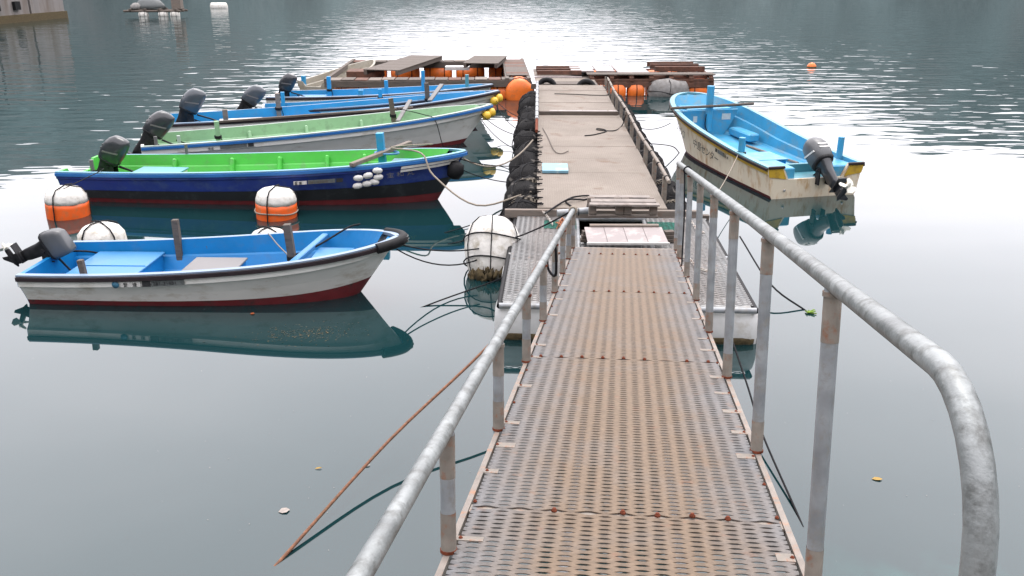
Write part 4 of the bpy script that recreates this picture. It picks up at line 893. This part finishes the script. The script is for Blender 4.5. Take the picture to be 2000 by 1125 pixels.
# left raft: timber frame 6 x 6.5 m with plank walks and orange floats
rl0 = Vector((-6.0, 28.4, 0)); rl = thing("fish_raft", "weathered timber raft with plank walks on orange floats, left of the walkway's end", "raft", rl0, rz=R(1.5))
RW, RD, rz_ = 6.6, 6.2, .50
def rb(c, d, m, name, rot=None): return MB().box(c, d, rot, ch=.006).build(name, m, rl)
for y in (0, .62, RD-.62, RD):
    rb((RW/2, y, rz_), (RW, .12, .20), m_wood, "beam")
for x in (.05, RW-.75, RW-.05): rb((x, RD/2, rz_+.1), (.12, RD+.1, .16), m_wood, "cross_beam")
for y0 in (.31, RD-.31):
    n = 15
    for k in range(n): rb((.3+(RW-.6)*k/(n-1), y0, rz_+.115+random.uniform(0, .015)), ((RW-.6)/(n-1)-.03, .66, .03), random.choice((m_wood, m_wood, m_woodx, m_wood_red)), "plank")
for k in range(12): rb((RW-.4, .8+(RD-1.6)*k/11, rz_+.19), (.72, (RD-1.6)/11-.03, .03), random.choice((m_wood, m_wood_red)), "plank")
for (x, y, L_, nn) in ((2.3, 3.4, 5.0, 6), (5.15, 4.3, 2.7, 4)):   # raised plank bridges
    a_ = R(-14 if nn == 6 else -8)
    for sg in (-1, 1): MB().box((x+sg*.55*math.cos(a_), y+sg*.55*math.sin(a_), rz_+.24), (.10, L_, .14), Matrix.Rotation(a_, 3, 'Z'), ch=.006).build("bridge_bearer", m_wood, rl)
    for k in range(nn):
        q_ = -L_/2+L_*(k+.5)/nn; MB().box((x-q_*math.sin(a_), y+q_*math.cos(a_), rz_+.325), (1.25, L_/nn-.03, .03), Matrix.Rotation(a_, 3, 'Z'), ch=.005).build("bridge_plank", m_wood, rl)
for k in range(5): barrel(rl, (.8+1.25*k, .35, .16), .38, 1.1, 'x', m_orange2)
for k in range(5): barrel(rl, (RW-.36, .30+1.2*k, .20), .48, 1.14, 'y', m_orange2)
for k in range(5): barrel(rl, (.8+1.25*k, RD-.35, .16), .40, 1.1, 'x', m_orange2)
rb((1.0, 2.4, rz_+.05), (1.2, .9, .25), m_wood_red, "crate"); rb((4.1, 4.6, rz_), (.9, .5, .12), m_whitepl, "white_box")
# right raft
rr0 = Vector((2.55, 29.5, 0)); rr = thing("fish_raft", "brown timber raft on orange floats to the right of the walkway's end", "raft", rr0)
def rbb(c, d, m, name): return MB().box(c, d, ch=.006).build(name, m, rr)
QW, QD = 4.15, 3.0
for y in (0, 1.0, 2.0, QD): rbb((QW/2, y, .46), (QW, .12, .14), m_wood_red, "beam")
rbb((QW/2, -.07, .34), (QW, .05, .16), m_wood_red, "face_board")
for k in range(7): rbb((.1+(QW-.2)*k/6, -.06, .53), (.14, .08, .14), m_wood_red, "block")
for k in range(7): rbb((.1+(QW-.2)*k/6, QD/2, .60), (.14, QD, .10), m_wood_red, "cross_beam")
for y in (.12, .42): rbb((QW/2, y, .67), (QW+.1, .26, .035), m_wood, "plank")
for (y, x0, x1) in ((1.1, 2.35, 4.05), (1.9, 2.3, 4.0), (2.6, 2.3, 3.95)): rbb(((x0+x1)/2, y, .74), (x1-x0, .14, .16), m_wood_red, "timber")
for (x, y, w_, d_) in ((-.15, 1.5, .8, 1.7), (.62, 1.5, .66, 1.7), (1.55, 1.6, 1.1, 2.2)): rbb((x, y, .70 if x < 1 else .675), (w_-.03, d_, .04), m_plate, "cover_board")
for y in (.7, 1.4, 2.1): rbb((-.95, y, .66), (1.5, .14, .14), m_wood_red, "timber")
for k in range(3): barrel(rr, (.35+.62*k, .15, .10), .36, .58, 'x', m_orange2, straps=1)
barrel(rr, (3.75, .30, .12), .40, .9, 'x', m_orange2)
for k in range(2): barrel(rr, (.9+2.0*k, QD-.2, .12), .40, 1.2, 'x', m_orange2)
netted_float(rr0+Vector((2.65, .0, .14)), .40, 1.35, R(90), "grey foam float in netting under the right raft", (m_net_grey,))
# end platform between the rafts
ep0 = Vector((1.0, 28.1, 0)); ep = thing("end_platform", "low decked platform closing the far end of the walkway", "platform", ep0)
for k in range(5): MB().box((.75, .4+.9*k, .50), (1.95, .87, .05), ch=.005).build("deck_board", m_deck if k % 2 else m_wood, ep)
MB().box((.6, -.06, .48), (2.0, .09, .16), ch=.005).build("front_board", m_wood, ep)
MB().box((.15, 3.4, .54), (.55, 1.4, .03)).build("white_sheet", m_plate, ep); MB().box((.55, 1.9, .535), (1.6, .35, .03)).build("pale_plank", m_plate, ep)
for k in range(3): barrel(ep, (.75, .6+1.4*k, .16), .33, 1.6, 'x', m_black, "dark_float")

# ---------------------------------------------------------------- far pier and raft at top left
pa, pb = at(0, 47, 0), at(130, 35, 0); pd = (pb-pa).normalized(); pnv = Vector((-pd.y, pd.x, 0))
pier = thing("concrete_pier", "stained concrete pier wall at the far left", "pier", pa)
s0 = pa - pd*22
def pier_box(a, b_, t0, t1, z0, z1, m, name):
    A = s0+pd*a; B2 = s0+pd*b_; P = [A+pnv*t0, B2+pnv*t0, B2+pnv*t1, A+pnv*t1]
    return MB().prism([(p.x, p.y, 0) for p in P], (0, 0, z0), (0, 0, z1)).build(name, m, pier, True)
Lp = (pb-pa).length+22
nb = 7
for k in range(nb): pier_box(Lp*k/nb+.12, Lp*(k+1)/nb-.12, 0, 12, -1, 4.4+.0*k, m_concrete, "wall_block")
pier_box(0, Lp-.2, .5, 11.5, -1, 4.2, m_paving, "core"); pier_box(0, Lp+.05, -.12, 12.1, -.5, .55, m_algae, "tide_band")
for k in range(2): pier_box(Lp-6.2-2.2*k, Lp-5.6-2.2*k, -.25, 0, .9, 1.5, m_black, "rubber_fender")
pf = at(308, 31, 0); fr = thing("moored_raft", "distant timber raft with tarpaulin heap and pale hut post", "raft", pf)
for k in range(3): MB().tube([(-2.5, -.8+.8*k, .42), (2.3, -.8+.8*k, .42)], .09, 8).build("log", m_wood, fr)
for x in (-1.9, -.7, .5, 1.9): MB().box((x, 0, .55), (.16, 2.0, .14)).build("cross_log", m_wood, fr)
for x in (-.9, .75, 1.75): barrel(fr, (x, -.7, .12), .30, .75, 'x', m_foam)
MB().lathe([(1.15, 0), (1.05, .3), (.8, .62), (.35, .82), (.02, .86)], 14, Matrix.Translation((-.6, .2, .6)) @ Matrix.Diagonal((1.15, .7, 1, 1)), jit=.08).build("tarpaulin_heap", m_dkplate, fr)
MB().lathe([(.5, 0), (.45, .25), (.2, .42), (.02, .45)], 12, Matrix.Translation((-1.6, -.3, .6)), jit=.12).build("net_heap", m_net_grey, fr)
MB().box((1.75, .1, 1.65), (.78, .7, 2.2), ch=.02).build("hut", m_woodx, fr)

# ---------------------------------------------------------------- ropes
def rope(name, label, pts, r, m, cat="rope", group="mooring ropes", k=6):
    o = MB().tube(smooth_path(pts, k), r, 6).build(name, m); return tag(o, label, cat, group)
rp = at(527, 1118, -.02); rope("rust_rope", "rust brown rope running from the gangway's left side down into the water", [rp, rp.lerp(Vector((.22, 9.25, .86)), .35)-Vector((0, 0, .05)), Vector((-.13, 8.0, .64)), Vector((.30, 9.35, .92)), Vector((.62, 9.6, .98))], .014, m_rope_rust)
rope("black_line", "black line dropping along the gangway's right side into the water", [at(1432, 670, .35), at(1462, 760, .2), at(1490, 850, .1), at(1560, 1010, .0), at(1607, 1125, -.03)], .010, m_rope_black)
bowA = Vector((-1.5, 10.80, .62)); fl = fp+Vector((.28, -.05, .18))
rope("mooring_line", "slack black line from the nearest boat's bow, sagging deepest before the foam float", sag(bowA, fl, .30), .010, m_rope_black, k=1)
rope("mooring_line", "taut black line from the nearest boat's bow to the foam float's lashing", sag(bowA+Vector((.05, .1, .03)), fl+Vector((0, 0, -.02)), .12), .010, m_rope_black, k=1)
rope("mooring_line", "black line from the foam float out past the gangway's left railing end", sag(fl, gang.matrix_world @ Vector((0, 0, .50)), .03), .012, m_rope_black, k=1)
rope("mooring_line", "black line slanting from the pontoon's left corner into the water", [PA+Vector((.1, 1.2, -.1)), at(955, 553, .18), at(870, 583, .05), at(812, 605, -.02)], .011, m_rope_black)
rope("mooring_line", "black line from the right grating wing down into the water by a weedy tip", [at(1445, 462, .45), at(1505, 555, .2), at(1578, 610, -.02)], .012, m_rope_black)
wd = MB()
for k in range(14): wd.tube([(0, 0, 0), (random.uniform(-.02, .12), random.uniform(-.05, .05), random.uniform(0, .03))], .008, 4)
wdo = wd.build("green_weed", mat("green_weed", (.16, .26, .03), .8, .3, 20)); wdo.location = at(1576, 610, .01); tag(wdo, "tuft of bright green weed where the right mooring line meets the water", "weed")
def dock(y, z=.55): return wpt(-WW/2-.1, y, z)
bowB = Vector((-.98, 15.62, .80))
rope("bow_rope", "thick beige rope curving from the green boat's bow to the black floats", sag(bowB+Vector((.1, 0, 0)), dock(4.6, .75), .32), .016, m_rope_beige, k=1)
rope("bow_rope", "thick beige rope from the green boat's cross plank down to the black floats", [tB.matrix_basis @ Vector((6.0, 0, .95)), tB.matrix_basis @ Vector((6.65, -.5, .96)), tB.matrix_basis @ Vector((6.9, -.75, .62)), Vector((-.6, 14.4, .25)), dock(1.3, .5)], .016, m_rope_beige)
rope("boat_rope", "beige rope laid inside the green boat's bow", [tB.matrix_basis @ Vector((6.0, 0, .97)), tB.matrix_basis @ Vector((6.2, .35, .93)), tB.matrix_basis @ Vector((6.7, .42, .95))], .013, m_rope_beige)
bowC = Vector((-.75, 21.2, .7)); bowD = Vector((-.5, 23.6, .75))
L_ = [("black line from the green boat's bow to the third black float", bowB, dock(3.2), .08), ("second black line from the green boat's bow, reaching the second black float", bowB+Vector((0, .1, -.2)), dock(2.2, .45), .10),
      ("thin line from the pale green boat's bow to the walkway", bowC, dock(6.1), .16), ("thin slack line from the pale green boat's bow toward the nearer floats", bowC+Vector((0, -.1, -.1)), dock(5.2, .4), .22),
      ("thin line from the yellow floated blue boat's bow to the walkway", bowD, dock(8.3), .15), ("thin slack line below the yellow floats of the blue boat", bowD+Vector((0, .1, -.1)), dock(7.4, .4), .25),
      ("black line low over the water from the nearest black float towards the orange buoy", Vector((-1.1, 13.6, .0)), dock(.9, .42), .03), ("curved black line low over the water beside the nearest black float", Vector((-1.0, 13.0, .0)), dock(.4, .42), .08)]
for lab, a, b_, s_ in L_: rope("mooring_line", lab, sag(a, b_, s_), .009, m_rope_black, k=1)
rope("boat_rope", "dark rope over the pale green boat's side near its bow", [tC.matrix_basis @ Vector((5.6, -.1, .95)), tC.matrix_basis @ Vector((6.1, -.55, .84)), tC.matrix_basis @ Vector((6.35, -.66, .72)), tC.matrix_basis @ Vector((6.5, -.66, .2)), tC.matrix_basis @ Vector((6.6, -.6, -.02))], .010, m_rope_black)
rope("boat_rope", "black rope from the nearest boat's wooden bow post over its far gunwale", [tA.matrix_basis @ Vector((3.28, .02, .48)), tA.matrix_basis @ Vector((3.6, .2, .58)), tA.matrix_basis @ Vector((3.95, .5, .74)), tA.matrix_basis @ Vector((4.1, .62, .76))], .013, m_rope_black)
rope("boat_rope", "grey rope from the nearest boat's bow post to the low white buoy", [tA.matrix_basis @ Vector((3.26, .02, .48)), tA.matrix_basis @ Vector((3.0, .4, .52)), tA.matrix_basis @ Vector((2.75, .80, .56)), at(522, 470, .2)], .011, m_lgrey)
rope("boat_rope", "thin line from the orange buoy to the green boat's stern post", [at(118, 372, .6)+Vector((0, .1, 0)), Vector((-7.4, 15.5, .62)), tB.matrix_basis @ Vector((.62, -.66, .58))], .008, m_rope_black)
rope("stern_line", "thin line from the sky blue boat's left post down to the gangway railing", sag(tG.matrix_basis @ Vector((1.28, .93, .62)), Vector((3.35, 14.0, .5)), .05), .008, m_rope_beige, k=1)
rope("bow_line", "black line from the sky blue boat's bow to the walkway railing", sag(tG.matrix_basis @ Vector((4.9, .85, .6)), wpt(WW/2+.1, 7.6, .6), .15), .009, m_rope_black, k=1)
rope("mooring_line", "black line from the walkway's right railing into the water by the sky blue boat", [wpt(WW/2+.1, 5.4, .55), at(1310, 285, .2), at(1328, 300, -.02)], .011, m_rope_black)
z_ = wz+.012
rope("deck_rope", "dark rope with a loop on the middle of the walkway", [at(1222, 225, wz+.3), at(1215, 245, z_), at(1200, 255, z_), at(1170, 254, z_), at(1166, 251, z_), at(1180, 253, z_), at(1183, 257, z_), at(1160, 263, z_), at(1142, 265, z_)], .012, m_rope_black, group="ropes lying on the walkway")
rope("deck_rope", "dark rope stretched across the far end of the walkway", [at(1083, 183, z_), at(1120, 184, z_), at(1165, 186, z_), at(1188, 185, z_), at(1186, 176, z_), at(1178, 167, z_)], .012, m_rope_black, group="ropes lying on the walkway")
rope("deck_rope", "thin brown rope curling from the left pipe on the walkway", [at(1060, 250, z_), at(1070, 268, z_), at(1082, 293, z_), at(1095, 300, z_), at(1110, 295, z_)], .009, m_wood, group="ropes lying on the walkway")
rope("deck_rope", "knotted black rope with an eye loop beside the pallet", [at(1065, 417, z_), at(1090, 400, z_), at(1112, 388, z_+.04), at(1125, 384, z_+.03), at(1148, 382, z_), at(1153, 386, z_), at(1140, 390, z_), at(1116, 389, z_+.04), at(1105, 394, z_), at(1118, 404, z_)], .014, m_rope_black, group="ropes lying on the walkway")
G2 = lambda x, s, z: gang.matrix_world @ Vector((x, -s, z))
rw = MB()
for k in range(4): rw.tube([G2(.045*math.cos(a), .02+.035*k, .50+.045*math.sin(a)) for a in [i*math.pi/6 for i in range(12)]], .016, 6, closed=True)
tag(rw.build("rope_wrap", m_rope_beige), "beige rope wound round the lower end of the left handrail", "rope")
rt = MB()
for k in range(26): a = G2(-.06, .15, .34); rt.tube([a, a+Vector((random.uniform(-.13, .02), random.uniform(-.08, .08), random.uniform(-.10, .06))), a+Vector((random.uniform(-.16, .0), random.uniform(-.1, .1), random.uniform(-.2, .0)))], .010, 4)
tag(rt.build("frayed_rope", mat("orange_brown_rope", (.42, .17, .09), .9, .3, 30)), "tuft of frayed orange brown rope hanging at the left handrail's end", "rope")
rl_ = MB(); rl_.tube(smooth_path([G2(-.02, 3.3, .50), G2(-.06, 3.25, .42), G2(-.05, 3.2, .25), G2(.02, 3.25, .20), G2(.03, 3.3, .38), G2(.02, 3.3, .5)], 5), .013, 6)
tag(rl_.build("rope_loop", m_rope_black), "black rope loop hanging from the middle of the left handrail", "rope")
rv = MB(); rv.tube([G2(gw+.04*math.cos(a), 1.55, 1.10+.04*math.sin(a)) for a in [i*math.pi/6 for i in range(12)]], .009, 5, closed=True); rv.tube([G2(gw-.03, 1.55, 1.08), G2(gw-.02, 1.6, .6), G2(gw-.03, 1.62, .05)], .009, 6)
tag(rv.build("hanging_line", m_rope_black), "thin black line tied over the right handrail and hanging to the deck", "rope")
def chain(label, pts, m=m_chain):
    P = smooth_path(pts, 8); b = MB(); acc = 0; i = 0
    for k in range(len(P)-1):
        a, c = P[k], P[k+1]; d = (c-a); n = max(1, int(d.length/.042)); d.normalize()
        for j in range(n):
            p = a.lerp(c, j/n); i += 1
            sd_ = d.cross(Vector((0, 0, 1))).normalized(); up = sd_.cross(d); e = sd_ if i % 2 else up
            b.tube([p+d*.032*math.cos(q_)+e*.016*math.sin(q_) for q_ in [z*math.pi/4 for z in range(8)]], .006, 4, closed=True)
    return tag(b.build("chain", m), label, "chain", "chains at the gangway foot")
pt = lambda px, py, z=.50: at(px, py, z)
chain("pale chain on the right grating beside the gangway's last posts", [pt(1308, 488), pt(1322, 500), pt(1345, 505), pt(1362, 522), pt(1385, 530), pt(1398, 528)])
chain("pale chain draped under the walkway beam on the right", [pt(1335, 425), pt(1350, 432), pt(1362, 450), pt(1375, 455)])
chain("pale chain on the left grating at the gangway's last posts", [pt(1128, 505), pt(1138, 498), pt(1132, 490), pt(1118, 510), pt(1098, 530), pt(1095, 540)])
chain("pale chain hanging from the walkway beam on the left", [pt(1062, 415, .56), pt(1070, 424), pt(1080, 440)])

# ---------------------------------------------------------------- small things afloat
def leaf(px, py, l, w_, m, label, rz):
    P = [(-l/2, 0, 0), (-l*.2, w_*.45, .006), (l*.2, w_*.4, .008), (l/2, 0, .004), (l*.2, -w_*.45, .006), (-l*.2, -w_*.4, .002)]
    o = MB().prism(P, (0, 0, 0), (0, 0, .002)).build("floating_leaf", m); p = at(px, py, .004); o.location = p; o.rotation_euler = (0, 0, rz); return tag(o, label, "leaf", "leaves afloat on the harbour")
leaf(555, 998, .09, .075, m_leaf_p, "pale round leaf floating left of the gangway", .3); leaf(1713, 936, .09, .045, m_leaf_y, "yellow leaf floating right of the gangway railing", -.1)
leaf(622, 915, .06, .02, m_leaf_y, "thin yellowish leaf floating above the pale round leaf", .2); leaf(717, 910, .06, .025, m_leaf_p, "small pinkish leaf floating near the rust rope", .6)
leaf(493, 613, .06, .05, mat("red_leaf", (.35, .08, .02), .7, .2, 30), "red brown leaf floating beside the nearest boat's hull", .2)
wm = MB()
for k in range(420):
    u = random.gauss(0, .33); c = at(600+u*150, 650+random.gauss(0, 9)-u*8, .002)
    a = random.random()*6.3; l = random.uniform(.008, .028); wm.add([(c.x, c.y, .003), (c.x+l*math.cos(a), c.y+l*math.sin(a), .004), (c.x+l*.5*math.cos(a+1), c.y+l*.5*math.sin(a+1), .006)], [(0, 1, 2)])
fm = MB()
for k in range(110):
    c = at(random.uniform(0, 1000) if random.random() < .6 else random.uniform(1450, 2000), random.uniform(560, 1120), 0); l = random.uniform(.004, .012); a = random.random()*6.3
    fm.add([(c.x, c.y, .003), (c.x+l*math.cos(a), c.y+l*math.sin(a), .003), (c.x+l*.7*math.cos(a+1), c.y+l*.7*math.sin(a+1), .005)], [(0, 1, 2)])
tag(fm.build("surface_flecks", m_leaf_p), "tiny pale flecks drifting on the calm water near the gangway", "flecks", kind="stuff")
tag(wm.build("seaweed_scum", m_weed), "brown seaweed fragments floating beside the nearest boat", "seaweed", kind="stuff")
